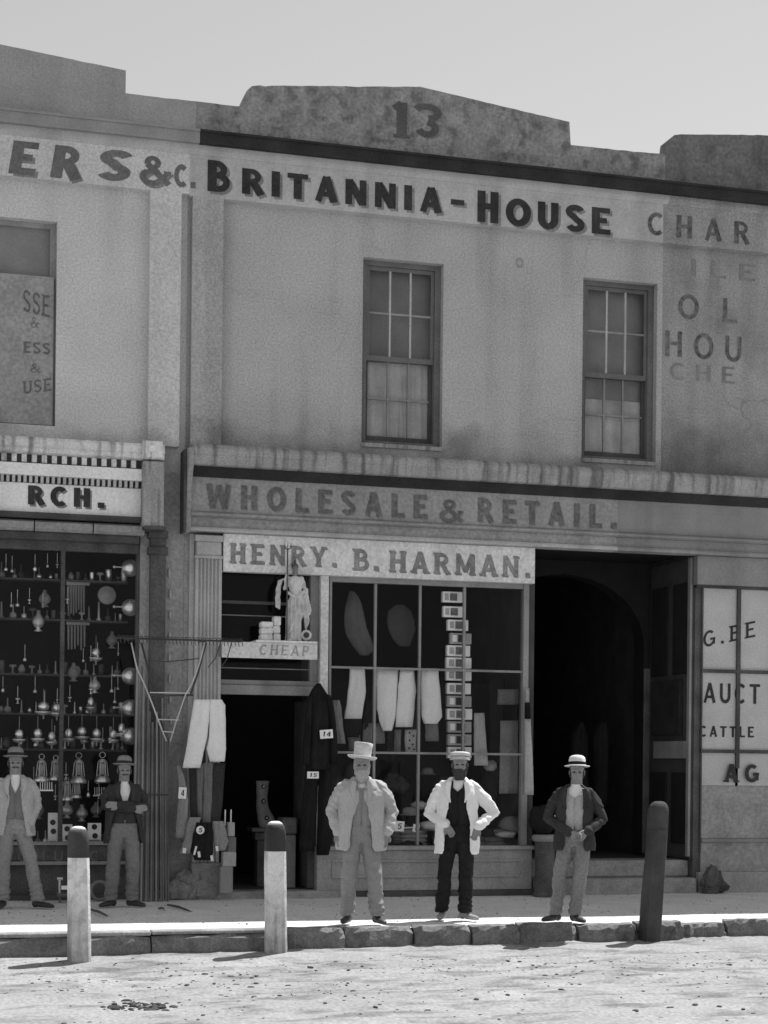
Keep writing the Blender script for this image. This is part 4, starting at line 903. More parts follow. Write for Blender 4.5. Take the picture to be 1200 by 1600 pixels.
def hat_boater(): return [(.0,.112),(.03,.111),(.06,.104),(.08,.088),(.088,.06),(.09,.01),(.094,.004),(.128,-.002),(.134,-.004),(.134,-.009),(.12,-.008),(.085,-.004)]
def hat_cap(): return [(.0,.062),(.07,.060),(.098,.052),(.106,.04),(.1,.024),(.092,.016),(.091,-.01),(.104,-.012),(.108,-.02),(.09,-.02)]
def hat_bowler(): return [(.0,.108),(.04,.105),(.068,.092),(.083,.066),(.087,.03),(.088,.006),(.11,.0),(.132,.008),(.135,.004),(.112,-.006),(.085,-.004)]
def person(label, xp, yp, S):
    g = ground(xp, yp, 0); rz = math.atan2(CAM.x-g.x, -(CAM.y-g.y)) + S.get('turn', 0)
    zg = max(.004, path_z(g.x, g.y)+.004) if g.y > -3.5 else .012
    root = empty('person', (g.x, g.y, zg), label, 'person', 'men on the footpath', rz); WO[root.name] = Vector((0, 0, 0))
    s = S.get('s', 1.0); st = S.get('stout', 1.0)
    def put(name, me, mt, par=root): return place(name, me, mt, par, (0, 0, 0))
    def direct(mb, name, mt, par=root, sm=True):
        me = mb.mesh(name); bm = bmesh.new(); bm.from_mesh(me); bmesh.ops.recalc_face_normals(bm, faces=bm.faces)
        for f in bm.faces: f.smooth = sm
        bm.to_mesh(me); bm.free(); return put(name, me, mt, par)
    (eL, wL), (eR, wR) = S['armL'], S['armR']; fL, fR = S['footL'], S['footR']; hx = S.get('head', 0); sh = S.get('sh', .19)*s
    hz_ = S.get('headz', 1.58)*s; V = lambda *a: Vector(a)
    px_ = S.get('pelvis', 0)
    # body: one continuous skin
    b = MB(); hd = V(hx, S.get('heady', -.015), hz_)
    b.ell(hd+V(0,.015,.022)*s, V(.074,.092,.098)*s, 18, 12); b.ell(hd+V(0,-.012,-.04)*s, V(.060,.074,.080)*s, 18, 12)
    b.ell(hd+V(0,-.088,-.026)*s, V(.013,.022,.024)*s, 10, 8); b.ell(hd+V(0,-.078,.012)*s, V(.05,.016,.012)*s, 10, 6); b.ell(hd+V(0,-.07,-.098)*s, V(.026,.022,.02)*s, 10, 6)
    b.ell(hd+V(0,-.079,-.066)*s, V(.024,.010,.006)*s, 10, 6)
    for k in (-1, 1): b.ell(hd+V(k*.076,.012,-.015)*s, V(.010,.020,.032)*s, 8, 6); b.ell(hd+V(k*.042,-.055,-.03)*s, V(.022,.02,.02)*s, 8, 6)
    b.tube([V(px_,.0,1.0*s), V(0,.0,1.2*s), V(hx*.5,.01,1.38*s), V(hx*.8,.005,1.45*s), hd+V(0,.01,-.02)], [.09*s, .1*s, .085*s, .062*s, .058*s], 12, ball=True)
    for k, (e, w_), f_ in ((-1, (eL, wL), fL), (1, (eR, wR), fR)):
        b.tube([V(k*.06,.01,1.32*s), V(k*(sh-.03),.01,1.315*s), V(*e), V(*w_)], [.05*s, .045*s, .036*s, .026*s], 10, ball=True)
        kn = S.get('kneeL' if k < 0 else 'kneeR') or (px_*.5+k*.05+f_[0]*.5, -.02, .48*s)
        b.tube([V(px_+k*.08,0,.93*s), V(*kn), V(f_[0],f_[1]+.02,.09*s), V(f_[0],f_[1]+.02,.05*s)], [.06*s, .05*s, .035*s, .033*s], 10, ball=True)
    for k, hs, w_ in ((-1, S.get('handL'), wL), (1, S.get('handR'), wR)):
        if hs: hand(b, w_, hs[0], hs[1], hs[2], k*hs[3] if len(hs) > 3 else k)
    put('body', fuse(b, 'body', .0065, 1), SKIN)
    for k in (-1, 1): direct(MB().ell(hd+V(k*.029,-.078,-.006)*s, V(.012,.008,.008)*s, 8, 6), 'eye', EYE_M)
    # hair and beard
    hm = S.get('hair', HAIR)
    h = MB().ell(hd+V(0,.034,.018)*s, V(.081,.090,.098)*s, 18, 12); h.ell(hd+V(0,.05,-.045)*s, V(.070,.06,.06)*s, 14, 8)
    for k in (-1, 1): h.ell(hd+V(k*.07,-.01,-.02)*s, V(.012,.018,.05)*s, 8, 6)
    put('hair', fuse(h, 'hair', .009, 1, fold(.006, 40, 25)), hm)
    if S.get('beard'):
        L_ = S['beard']; h = MB().ell(hd+V(0,-.05,-.09-L_*.3)*s, V(.064,.05,.045+L_*.5)*s, 16, 10)
        for k in (-1, 1): h.ell(hd+V(k*.055,-.015,-.065)*s, V(.022,.035,.055)*s, 10, 8)
        h.ell(hd+V(0,-.085,-.058)*s, V(.038,.014,.012)*s, 10, 6)
        put('beard', fuse(h, 'beard', .008, 1, fold(.008, 45, 25, 3)), S.get('beardm', hm))
    if S.get('moustache'):
        h = MB(); [h.ell(hd+V(k*.02,-.089,-.055)*s, V(.022,.010,.009)*s, 10, 6) for k in (-1, 1)]; put('moustache', fuse(h, 'moustache', .005, 1), hm)
    # hat
    pr_ = {'top': hat_top(None, 0), 'boater': hat_boater(), 'cap': hat_cap(), 'bowler': hat_bowler()}[S['hat'][0]]
    hb = MB().lathe([(r_*s*1.0, z*s) for r_, z in pr_], (0, 0, 0), 28, 1, 1.08); tl = R(S['hat'][2])
    rot = Matrix.Rotation(tl, 3, 'Y') @ Matrix.Rotation(R(-4), 3, 'X'); hc = hd+V(0,.012,.062)*s
    if S['hat'][0] == 'top':
        for v in hb.v:
            r_ = math.hypot(v.x, v.y)
            if r_ > .1*s and v.z < .05*s: v.z += .22*v.x*v.x/s
    hb.v = [hc+rot @ v for v in hb.v]; ht = direct(hb, 'hat', S['hat'][1])
    if S['hat'][3]:
        bb = MB().lathe([(.0905*s,.008*s),(.0925*s,.010*s),(.0925*s,.038*s),(.0905*s,.04*s)], (0,0,0), 28, 1.0, 1.08); bb.v = [hc+rot @ v for v in bb.v]; direct(bb, 'hat_band', S['hat'][3], ht)
    # trousers
    tr = MB(); kk = S.get('legw', 1.0)
    loft([(px_,.005,1.02*s,.150*s*st,.105*s*st),(px_,.005,.95*s,.163*s*st,.115*s*st),(px_,.005,.86*s,.168*s*st,.115*s*st),(px_,.005,.80*s,.135*s*st,.095*s*st)], mb=tr)
    for k, f_ in ((-1, fL), (1, fR)):
        kn = S.get('kneeL' if k < 0 else 'kneeR') or (px_*.5+k*.05+f_[0]*.5, -.02, .48*s)
        loft([(px_+k*.08,.005,.92*s,.09*s*st,.105*s*st),(px_+k*.082,.0,.80*s,.088*s*kk,.095*s*kk),(kn[0],kn[1],kn[2],.073*s*kk,.078*s*kk),((kn[0]+f_[0])/2,.0,.27*s,.07*s*kk,.076*s*kk),(f_[0],f_[1]+.015,.075*s,.071*s*kk,.08*s*kk)], mb=tr)
    w1 = crease(.009, xp*.2)
    put('trousers', fuse(tr, 'trousers', .0105, 3, lambda p: w1(p)+(.006*math.sin(p.z*70+8*noise.noise(p*6)) if p.z < .3*s else .003*math.sin(p.z*45+p.x*30+6*noise.noise(p*5)))), S['trousers'])
    # shoes
    for k, f_ in ((-1, fL), (1, fR)):
        a = R(f_[2]); d = V(math.sin(a), -math.cos(a), 0); c = V(f_[0], f_[1]+.01, 0); m_ = MB()
        m_.ell(c+d*-.03+V(0,0,.042), V(.040,.042,.042), 12, 8); m_.ell(c+V(0,0,.07), V(.038,.04,.05), 12, 8)
        for q, r_, z in ((.03,.038,.04),(.07,.040,.034),(.11,.042,.03),(.145,.036,.026),(.165,.026,.022)): m_.ell(c+d*q+V(0,0,z), V(r_,r_,z*.95), 12, 8)
        put('shoe', fuse(m_, 'shoe', .008, 2), S.get('shoe', LEATH))
    # shirt, waistcoat
    direct(loft([(px_,0,.98*s,.14*s*st,.095*s*st),(0,0,1.15*s,.15*s*st,.105*s*st),(0,.0,1.30*s,.16*s*st,.105*s*st),(hx*.4,.005,1.385*s,.12*s,.085*s),(hx*.7,.003,1.425*s,.066*s,.066*s),(hx*.75,0,1.445*s,.060*s,.062*s)]), 'shirt', LINEN)
    vb_ = S.get('vopen', (.045, 1.24))
    vs_ = [(px_,0,.965*s,.160*s*st,.115*s*st,.012),(px_*.6,0,1.02*s,.163*s*st,.121*s*st,.0),(0,0,vb_[1]*s,.168*s*st,.124*s*st,.0),(0,0,1.34*s,.160*s*st,.118*s*st,vb_[0]),(hx*.5,.005,1.405*s,.115*s,.09*s,vb_[0]*1.15)]
    direct(cshell(vs_, .012), 'waistcoat', S['vest'])
    if S.get('tie'):
        m_ = MB(); c = V(hx*.75,-.072*s,1.428*s); m_.ell(c, (.014,.014,.013), 10, 6); [m_.ell(c+V(k*.028,0,0), (.026,.009,.015), 10, 6) for k in (-1, 1)]; put('neck_tie', fuse(m_, 'neck_tie', .005, 1), CL_D)
    # coat with sleeves
    ct = MB(); cshell([(q[0],q[1],q[2]*s,q[3]*s,q[4]*s,q[5]) for q in S['coat']], .022, mb=ct)
    sw_ = S.get('sleeve', 1.0)*s; w2 = crease(S.get('wr', .010)*.75, xp*.1); cf = lambda p: w2(p)
    for k, (e, w_) in ((-1, (eL, wL)), (1, (eR, wR))):
        e, w_ = V(*e), V(*w_); s0 = V(k*(sh-.025), .01, 1.335*s); d1 = (w_-e)
        sl = MB(); sl.tube([V(k*.085,.01,1.385*s), V(k*.14,.01,1.372*s), s0, s0*.5+e*.5+V(k*.012,0,0), e, e+d1*.5, w_-d1.normalized()*.01], [.035*sw_, .046*sw_, .062*sw_, .066*sw_, .062*sw_, .056*sw_, .05*sw_], 14, ball=True); put('sleeve', fuse(sl, 'sleeve', .0085, 2, lambda p: cf(p)*.8+.0035*math.sin(p.z*85+p.x*60+6*noise.noise(p*8))), S['coatm'])
    put('coat', fuse(ct, 'coat', .0095, 2, cf), S['coatm'])
    for k in (-1, 1):                                       # turned-back lapels
        rows = [(1.40, .062, .05), (1.36, .082, .062), (1.30, .092, .055), (1.24, .075, .03), (1.19, .05, .012)]; ow_ = [q for q in S['coat'] if q[2] < 1.4][0][5]
        m_ = MB(); F_ = []
        for z, xo, wd_ in rows:
            for q, dy in ((0, .0), (.5, -.012), (1, -.004)):
                x = (ow_*.6+xo*.5+wd_*(q-.3)); F_.append(V(k*x, -.146*S.get('lap', 1)+.55*(z-1.28)*max(0, z-1.28)*2+dy+.05*abs(x)+.02*(z-1.19), z*s))
        m_.add(F_+[p+V(0,.012,0) for p in F_], [(r_*3+q, r_*3+q+1, r_*3+q+4, r_*3+q+3) for r_ in range(4) for q in range(2)]+[(15+r_*3+q+1, 15+r_*3+q, 15+r_*3+q+3, 15+r_*3+q+4) for r_ in range(4) for q in range(2)]+[(r_*3+e, (r_+1)*3+e, 15+(r_+1)*3+e, 15+r_*3+e) for r_ in range(4) for e in (0, 2)])
        direct(m_, 'lapel', S['coatm'])
    for cuff in S.get('cuffs', ()): 
        c, d = V(*cuff[0]), V(*cuff[1]).normalized(); direct(MB().tube([c, c+d*.03], [.034, .036], 12), 'cuff', LINEN)
    return root
def coat_std(hem=.74, a=.215, b=.145, ow=(.06,.05,.07,.10,.11)):
    return [(0,.005,1.445,.085,.082,.045),(0,.005,1.415,.115,.098,ow[0]),(0,.005,1.37,.172,.115,ow[0]),(0,.005,1.30,a*.93,b*.9,ow[1]),(0,.005,1.22,a*.98,b*.95,ow[1]),(0,.005,1.12,a*.98,b,ow[2]),(0,.005,.96,a*1.02,b*1.04,ow[3]),(0,.005,hem+.04,a*1.08,b*1.08,ow[4]),(0,.005,hem,a*1.07,b*1.07,ow[4]*1.15)]
DN = (0, -.2, -1)
person('bearded man in a pale tweed suit and tall light hat, hands in his pockets', 563, 1443, dict(
    headz=1.565, heady=-.035, stout=1.08, armL=((-.285,.06,1.10),(-.225,-.05,.90)), armR=((.295,.06,1.10),(.25,-.05,.90)), footL=(-.13,0,-14), footR=(.165,-.03,24), handL=((.2,-.1,-1),(0,1,0),.4), handR=((-.2,-.1,-1),(0,1,0),.4),
    sh=.205, hair=HAIR_G, beard=.07, hat=('top', FELT_P, 6, None), trousers=TWEED_D, vest=TWEED_D, coatm=TWEED, tie=1, legw=1.06, sleeve=1.16, wr=.013, vopen=(.04,1.33),
    coat=coat_std(.72, .235, .155, (.05,.028,.06,.10,.115))))
person('bearded man in an open white jacket over black waistcoat and trousers', 713, 1437, dict(
    armL=((-.285,.05,1.06),(-.115,-.13,.97)), armR=((.37,.10,1.08),(.205,-.10,.95)), footL=(-.145,0,-8), footR=(.085,-.02,48), handL=((.5,-.1,-.8),(0,1,.1),.55), handR=((-.35,-.1,-1),(0,1,.1),.55),
    head=.02, hair=HAIR, beard=.045, hat=('cap', FELT_P, 0, CL_D), trousers=CL_K, vest=CL_K, coatm=LINEN, tie=1, shoe=LEATH_P, vopen=(.05,1.30), sleeve=1.05, wr=.012,
    coat=coat_std(.67, .215, .15, (.075,.085,.10,.13,.135))))
person('man in a straw hat, dark jacket and pale trousers, hands clasped in front', 896, 1442, dict(
    s=.955, armL=((-.265,.02,1.04),(-.045,-.185,.90)), armR=((.275,.02,1.03),(.125,-.175,.91)), footL=(-.18,0,-46), footR=(.015,-.02,32), handL=((.9,-.25,-.35),(-.1,1,.4),.7), handR=((-.9,-.3,-.4),(.1,1,.4),.6),
    head=.02, hair=HAIR, hat=('boater', STRAW, 0, CL_K), trousers=mat('cloth_trouser_grey', .24, fine=.2, bump=.3, spec=.1), vest=CL_P, coatm=CL_D, vopen=(.06,1.30), wr=.012,
    coat=coat_std(.75, .205, .142, (.09,.095,.085,.09,.10)), cuffs=[((.135,-.16,.915),(-.9,-.3,-.3))]))
person('man with crossed arms in a dark coat and grey trousers before the ironmonger window', 192, 1417, dict(
    s=.935, armL=((-.225,-.03,1.09),(.075,-.205,1.06)), armR=((.235,-.03,1.08),(-.07,-.215,1.10)), footL=(-.125,0,-48), footR=(.095,-.01,44), handL=((1,-.05,.1),(0,1,.1),.4), handR=((-1,.05,.05),(0,1,.1),.4),
    hair=HAIR, moustache=1, hat=('bowler', FELT_G, 2, CL_D), trousers=CL_G, vest=CL_D, coatm=CL_D, vopen=(.06,1.12), legw=1.08, wr=.013, turn=.12,
    coat=coat_std(.73, .215, .15, (.055,.06,.10,.15,.17)), cuffs=[((-.055,-.213,1.10),(-1,0,.05))]))
person('man in a pale jacket and grey trousers at the left edge of the picture', 22, 1419, dict(
    s=.98, armL=((-.25,.06,1.08),(-.24,-.06,.86)), armR=((.22,.06,1.08),(.16,-.08,.9)), footL=(-.12,.03,-10), footR=(.25,-.03,62), handL=(DN,(1,0,0),.4), handR=((-.3,-.1,-1),(0,1,0),.4),
    hair=HAIR, moustache=1, hat=('bowler', FELT_G, 0, CL_D), trousers=CL_M, vest=CL_G, coatm=CL_P, wr=.012, coat=coat_std(.78, .205, .14)))

# ------------------------------------------------------------------ statue on the shelf
sc = at(460, 990, -.25); base = Vector((sc.x, -.24, zs)); rzs = math.atan2(CAM.x-base.x, -(CAM.y-base.y))
t = empty('statue', base, 'pale plaster statue of a robed helmeted woman with trident, above the door', 'statue', None, rzs); WO[t.name] = Vector((0,0,0))
V = lambda *a: Vector(a)
b = MB()
hh_ = MB(); hh_.ell((.004,-.012,.842), (.032,.040,.046), 14, 10); hh_.ell((.004,-.05,.838), (.007,.011,.012), 8, 6); hh_.tube([(.005,0,.745),(.003,-.004,.81)], [.026,.022], 10, ball=True); hh_.ell((.004,.02,.80), (.034,.03,.05), 10, 8)
place('head', fuse(hh_, 'head', .006, 1), mat('statue_grime', .2, var=.25, bump=.2), t, (0,0,0))
loft([(-.005,.0,.012,.098,.075),(-.005,.0,.12,.088,.07),(.0,.0,.24,.092,.072),(.012,.0,.36,.104,.076),(.022,.0,.45,.102,.072),(.02,.0,.53,.076,.058),(.016,.0,.57,.066,.052),(.01,.0,.63,.078,.058),(.006,.0,.69,.086,.056),(.006,.0,.74,.078,.042),(.004,.0,.762,.03,.03)], 28, b)
b.tube([(-.07,.0,.73),(-.118,.0,.61),(-.105,-.05,.70),(-.088,-.065,.775)], [.028,.024,.019,.015], 10, ball=True)          # arm raised to the trident
b.tube([(.08,.0,.735),(.122,.035,.60),(.155,.01,.46),(.178,-.02,.36)], [.028,.024,.019,.014], 10, ball=True)
b.tube([(.178,-.02,.36),(.18,-.025,.31)], [.014,.010], 8, ball=True)
loft([(-.185,.02,.38,.012,.012),(-.20,.02,.45,.032,.018),(-.19,.02,.6,.030,.02),(-.17,.01,.71,.028,.02),(-.12,.0,.73,.02,.02)], 14, b)  # cloak over the arm
b.tube([(.13,.03,.60),(.12,-.01,.45),(.145,.0,.28),(.14,.0,.14)], [.03,.034,.03,.012], 10, ball=True)                      # fall of drapery by the hand
b.tube([(-.075,-.055,.56),(.02,-.075,.50),(.10,-.05,.58)], [.018,.024,.018], 10, ball=True)                                  # roll of the mantle
b.tube([(.07,-.06,.50),(.03,-.085,.32),(-.06,-.08,.10)], [.018,.022,.016], 10, ball=True)
for x in (-.055, .055): b.ell((x,-.085,.018), (.026,.042,.018), 10, 6)
wf = fold(.004, 18, 3, 1)
place('figure', fuse(b, 'figure', .006, 1, lambda p: wf(p)+(.009*math.sin(p.x*105+p.z*9*p.x*10+2*noise.noise(p*3)) if p.z < .5 else .003*math.sin(p.z*60-p.x*70) if p.z < .74 else 0)), PLASTER, t, (0,0,0))
h = MB(); h.ell((0,.008,.872), (.042,.05,.042), 14, 10); h.tube([(0,-.05,.905),(0,-.02,.935),(0,.03,.935),(0,.065,.90),(0,.075,.84)], [.008,.014,.016,.014,.008], 8, ball=True)
place('helmet', fuse(h, 'helmet', .006, 1), WOOD_D, t, (0,0,0))
h = MB(); h.tube([(-.086,-.075,.0),(-.086,-.075,1.06)], .010, 8); h.tube([(-.125,-.075,1.15),(-.125,-.075,1.08),(-.086,-.075,1.055),(-.047,-.075,1.08),(-.047,-.075,1.15)], [.004,.008,.009,.008,.004], 8); h.tube([(-.086,-.075,1.05),(-.086,-.075,1.17)], [.008,.003], 8)
place('trident', fuse(h, 'trident', .006, 0), WOOD_D, t, (0,0,0))
h = MB().lathe_y([(0,-.03),(.03,-.026),(.055,-.012),(.062,-.008),(.062,.0),(0,.006)], (.14,-.06,.075), 18); me = h.mesh('shield'); place('shield', me, PLASTER, t, (0,0,0))
h = MB().lathe_y([(0,-.006),(.03,-.004),(.034,.0)], (.14,-.088,.075), 14); place('shield_boss', h.mesh('shield_boss'), TRIM_D, t, (0,0,0))

# ------------------------------------------------------------------ clothing shop window: goods behind the glass
GW = 'goods in the clothing shop window'
ORD_ = ('first','second','third','fourth','fifth','sixth','seventh','eighth','ninth','tenth','eleventh','twelfth','thirteenth','fourteenth','fifteenth','sixteenth','seventeenth','eighteenth','nineteenth','twentieth','twenty-first','twenty-second')
gy = .09
for nm, strips, mt, y_, lb, cat in (
    ('white_trousers', [[(1044,547,570),(1080,544,572),(1123,538,565)]], CL_W, gy, 'leftmost white folded trousers hanging in the clothing shop window', 'trousers'),
    ('white_trousers', [[(1045,588,622),(1108,589,620),(1127,593,617),(1142,598,612)]], CL_W, gy, 'widest white folded trousers, second from the left in the shop window', 'trousers'),
    ('white_trousers', [[(1047,625,647),(1080,622,650),(1136,618,645)]], CL_W, gy-.02, 'white folded trousers with a creased flap, third from the left', 'trousers'),
    ('white_trousers', [[(1047,658,685),(1105,658,690),(1120,659,691),(1131,663,683)]], CL_W, gy, 'rightmost white folded trousers with rounded lower corner', 'trousers'),
    ('dark_waistcoat', [[(1115,540,568),(1135,536,566),(1152,542,560)]], CL_K, gy+.06, 'black waistcoat below the leftmost white trousers', 'waistcoat'),
    ('dark_trousers', [[(1095,570,586),(1140,566,588),(1165,574,587)]], CL_K, gy+.1, 'black garment between the two left pairs of white trousers', 'garment'),
    ('grey_cloth', [[(1130,568,600),(1162,566,602)]], CL_G, gy+.09, 'grey cloth piece hanging behind the widest white trousers', 'cloth'),
    ('dark_cloth', [[(1060,603,660),(1175,606,658)]], CL_D, gy+.14, 'dark cloth hanging behind the middle pairs of white trousers', 'cloth'),
    ('grey_cloth', [[(1128,664,685),(1158,665,686)]], CL_G, gy+.04, 'grey cloth piece below the rightmost white trousers', 'cloth'),
    ('striped_tie', [[(1140,617,627),(1176,616,626)]], CL_G, gy+.05, 'narrow grey necktie hanging between spotted scarf and widest trousers', 'necktie'),
    ('grey_garment', [[(1148,543,562),(1172,545,566)]], CL_G, gy+.1, 'grey garment hem showing above the tall hat', 'garment'),
    ('hanging_shirt', [[(924,546,553),(932,543,560),(945,540,566),(962,538,569),(980,538,573),(995,542,579),(1008,550,583),(1018,558,582),(1024,562,576)]], mat('cloth_dim_grey', .14, bump=.25), .55, 'dim limp shirt hanging high in the left of the shop window', 'shirt'),
    ('hanging_shirt', [[(945,618,632),(955,606,643),(970,604,648),(985,607,649),(998,613,645),(1010,624,640)]], mat('cloth_dim', .07, bump=.25), .6, 'very dim crumpled shirt hanging high behind the second column of panes', 'shirt'),
    ('long_strip', [[(1114,741,757),(1150,740,759),(1196,741,763)]], CL_P, gy, 'long pale paper strip right of the column of boxed collars', 'strip'),
    ('cloth_length', [[(1077,778,817),(1101,777,816)]], CL_G, .3, 'upper grey folded cloth at the right of the shop window', 'cloth'),
    ('cloth_length', [[(1126,782,816),(1180,781,815),(1240,780,814)]], CL_M, .3, 'broad grey length of cloth at the right of the shop window', 'cloth'),
    ('dark_backcloth', [[(1060,765,790),(1240,764,782)]], CL_K, .36, 'black cloth hanging beside the broad grey length of cloth', 'cloth')):
    cloth(nm, strips, y_, .022, mt, None, lb, cat, GW, seed=rnd.uniform(0, 9), folds=1.8, amp=.009)
t = cloth('spotted_scarf', [[(1140,633,651),(1160,632,650),(1176,634,650)]], gy+.04, .02, CL_P, None, 'pale scarf with dark spots under the third white trousers', 'scarf', GW)
for x, y in ((640,1145),(646,1150),(640,1157),(645,1163),(639,1169),(647,1171)):
    c = at(x, y, gy+.01); MB().lathe_y([(0,-.003),(.011,-.002),(.012,0)], c, 10).build('spot', CL_K, t)
# boxed collars strung in a column
cols = [(924,691,722,0),(947,692,723,0),(968,699,731,1),(989,703,736,2),(1008,698,734,0),(1027,697,736,0),(1046,697,736,1),(1067,698,735,1),(1087,698,736,2),(1107,698,737,0),(1127,699,736,2),(1147,699,736,2),(1167,699,736,1)]
ords = ('topmost','second','third','fourth','fifth','sixth','seventh','eighth','ninth','tenth','eleventh','twelfth','lowest')
for (y, x0, x1, k), od in zip(cols, ords):
    a, b = at(x0, y, .12), at(x1, y+18, .12); tl = rnd.uniform(-.01, .01)
    o = MB().box(a.x, b.x, .10, .17, b.z, a.z).build('collar_box', (CARD, CARD, CARD_G)[k], None, bevel=.006); tag(o, '%s boxed collar in the column behind the shop window' % od, 'box', 'column of boxed collars')
    w_ = b.x-a.x; zc = (a.z+b.z)/2
    MB().box(a.x+w_*.36, a.x+w_*.72, .094, .0985, zc-.045, zc+.045).build('picture_label', (INK_L, INK_M, CL_D)[k], o); MB().box(a.x+w_*.1, a.x+w_*.3, .095, .0985, zc-.04, zc+.04).build('side_label', CARD if k == 2 else CARD_G, o)
# hats, bundles and tickets low in the window
def lump(name, x, y, Y, r, mt, label, cat, seed, group=GW):
    c = at(x, y, Y); mb = MB().ell((c.x, Y, c.z), r, 16, 10)
    for v in mb.v: v += (v-Vector((c.x, Y, c.z)))*.35*noise.noise(v*9+Vector((seed, 0, 0)))+Vector((0,0,1))*.02*noise.noise(v*24)
    return tag(mb.build(name, mt, None, smooth=True), label, cat, group)
def soft_hat(x, y, Y, r, mt, label, k=1.0):
    c = at(x, y, Y); mb = MB().lathe([(0,.72*r*k),(.35*r,.70*r*k),(.6*r,.58*r*k),(.68*r,.3*r*k),(.7*r,.06*r),(.98*r,0),(1.02*r,.04*r),(.98*r,-.02*r),(.6*r,-.01)], (c.x, Y, c.z-.3*r), 18)
    return tag(mb.build('hat', mt, None, smooth=True), label, 'hat', 'hats in the shop window')
soft_hat(640, 1268, .25, .13, CL_G, 'grey round hat low in the shop window between the two foremost men')
soft_hat(601, 1275, .45, .12, CL_D, 'dark hat low in the window right of the tweed suit')
soft_hat(760, 1300, .22, .14, CL_K, 'black hat low in the window behind the white sleeve')
soft_hat(668, 1205, .5, .11, CL_G, 'dim grey hat on the upper ledge left of the man in white')
for i, (x, y, Y, rx_, rz_, mt, lb) in enumerate((
    (612,1225,.6,.2,.13,CL_D,'large dark heap of clothing behind the tall-hatted man shoulder'), (655,1258,.4,.1,.05,CL_P,'pale crumpled cloth beside the grey round hat'),
    (670,1290,.2,.13,.06,CL_P,'pale rumpled bundle low in the window left of the white jacket'), (690,1315,.18,.09,.06,CL_M,'grey rolled stocking on the window floor'),
    (598,1315,.3,.14,.09,CL_D,'dark folded cloth on the window floor behind the ticket'), (640,1322,.25,.2,.06,CL_K,'black folded cloth along the window floor'),
    (766,1196,.3,.08,.07,CL_M,'grey cap on top of the dark dummy at the window right'), (765,1235,.4,.12,.26,CL_K,'dark headless dummy at the right of the shop window'),
    (800,1290,.3,.16,.12,CL_G,'grey blanket pile in the right corner of the shop window'), (545,1205,.3,.09,.1,CL_D,'dark cap behind the tall hat'), (700,1240,.55,.2,.18,CL_D,'dark heap of garments behind the man in white'),
    (560,1300,.5,.2,.2,CL_D,'dark clothing heap behind the tweed coat'))):
    lump('clothing_bundle', x, y, Y, (rx_, .1, rz_), mt, lb, 'clothing', i*3.1)
xs_ = sorted(rnd.uniform(530, 812) for _ in range(22))
for i, x in enumerate(xs_):
    Y_ = rnd.uniform(.3, .75); c = at(x, 1300, Y_); w_, d_ = rnd.uniform(.09, .17), .08; z = .585; nl = rnd.randrange(2, 7); mb = MB()
    for k in range(nl):
        h_ = rnd.uniform(.035, .06); j = rnd.uniform(-.02, .02); mb.rings([ering(c.x+j, Y_, z+h_*q, w_*(1-.12*abs(2*q-1)**2), d_*(1-.12*abs(2*q-1)**2), 18, 4) for q in (.02, .25, .5, .75, .98)]); z += h_
    for v in mb.v: v += Vector((noise.noise(v*7), noise.noise(v*7+Vector((9,0,0))), noise.noise(v*9)*.6))*.03
    o = mb.build('folded_clothes', (CL_G, CL_D, CL_M, CL_G, CL_D)[i % 5], None, smooth=True); tag(o, '%s stack of folded clothes from the left on the shop window floor' % ORD_[i], 'clothing', 'folded clothes on the window floor')
o = empty('ticket_stand', at(625, 1300, .12), 'white tickets 5 and 6 on a wire low in the shop window', 'tickets')
MB().tube([at(606,1296,.12), at(652,1292,.12)], .006, 6).build('wire', CARD, o); ticket(o, 624, 1291, 15, 16, .11, '5', -4); ticket(o, 650, 1294, 10, 12, .11, '6', -8); ticket(o, 611, 1296, 8, 9, .112, None, 12)
lump('shoe_pair', 790, 1304, .2, (.14, .05, .035), CARD_G, 'pale slipper in the right corner of the shop window', 'slipper', 50)
# garments on the window's outer post, stand and bundle beside it
t = cloth('pale_sleeve', [[(1075,821,827),(1098,821,827)], [(1123,820,829),(1160,820,831),(1200,820,833),(1242,819,834)]], -.12, .03, CL_P, None, 'pale stocking roll hanging on the outer post right of the shop window', 'garment', G1)
cloth('black_ribbon', [[(1098,820,828),(1123,820,830)]], -.13, .03, CL_K, None, 'black band tied round the pale hanging roll', 'band', G1)
c = at(848, 1370, -.22)
t = empty('pedestal_stool', (c.x, -.2, .0), 'dark wooden pedestal stool with a padded rim beside the passage steps', 'stool')
zt_ = at(848, 1308, -.2).z
MB().lathe([(.14,.0),(.145,.03),(.125,.05),(.118,.3),(.122,zt_-.05),(.0,zt_-.05)], (c.x,-.28,0), 18).build('column', WOOD_D, t)
mb = MB().lathe([(.0,zt_-.049),(.14,zt_-.049),(.16,zt_-.02),(.155,zt_+.02),(.13,zt_+.035),(0,zt_+.035)], (c.x,-.28,0), 20); mb.build('padded_rim', CL_M, t, smooth=True)
mb = MB().ell((c.x-.05,-.27,zt_+.20), (.16,.12,.18), 18, 12)
for v in mb.v: v += (v-Vector((c.x-.05,-.27,zt_+.2)))*.3*noise.noise(v*8)+Vector((0,0,.03))*noise.noise(v*22); v.z = max(v.z, zt_+.037)
o = mb.build('clothing_bundle', CL_K, None, smooth=True); tag(o, 'black bundle of clothes with a white tag, on the pedestal stool', 'clothing')
MB().prism([(c.x+.05,zt_+.27),(c.x+.07,zt_+.29),(c.x+.10,zt_+.18),(c.x+.085,zt_+.16)], -.415, -.408).build('price_ticket', CARD, o)
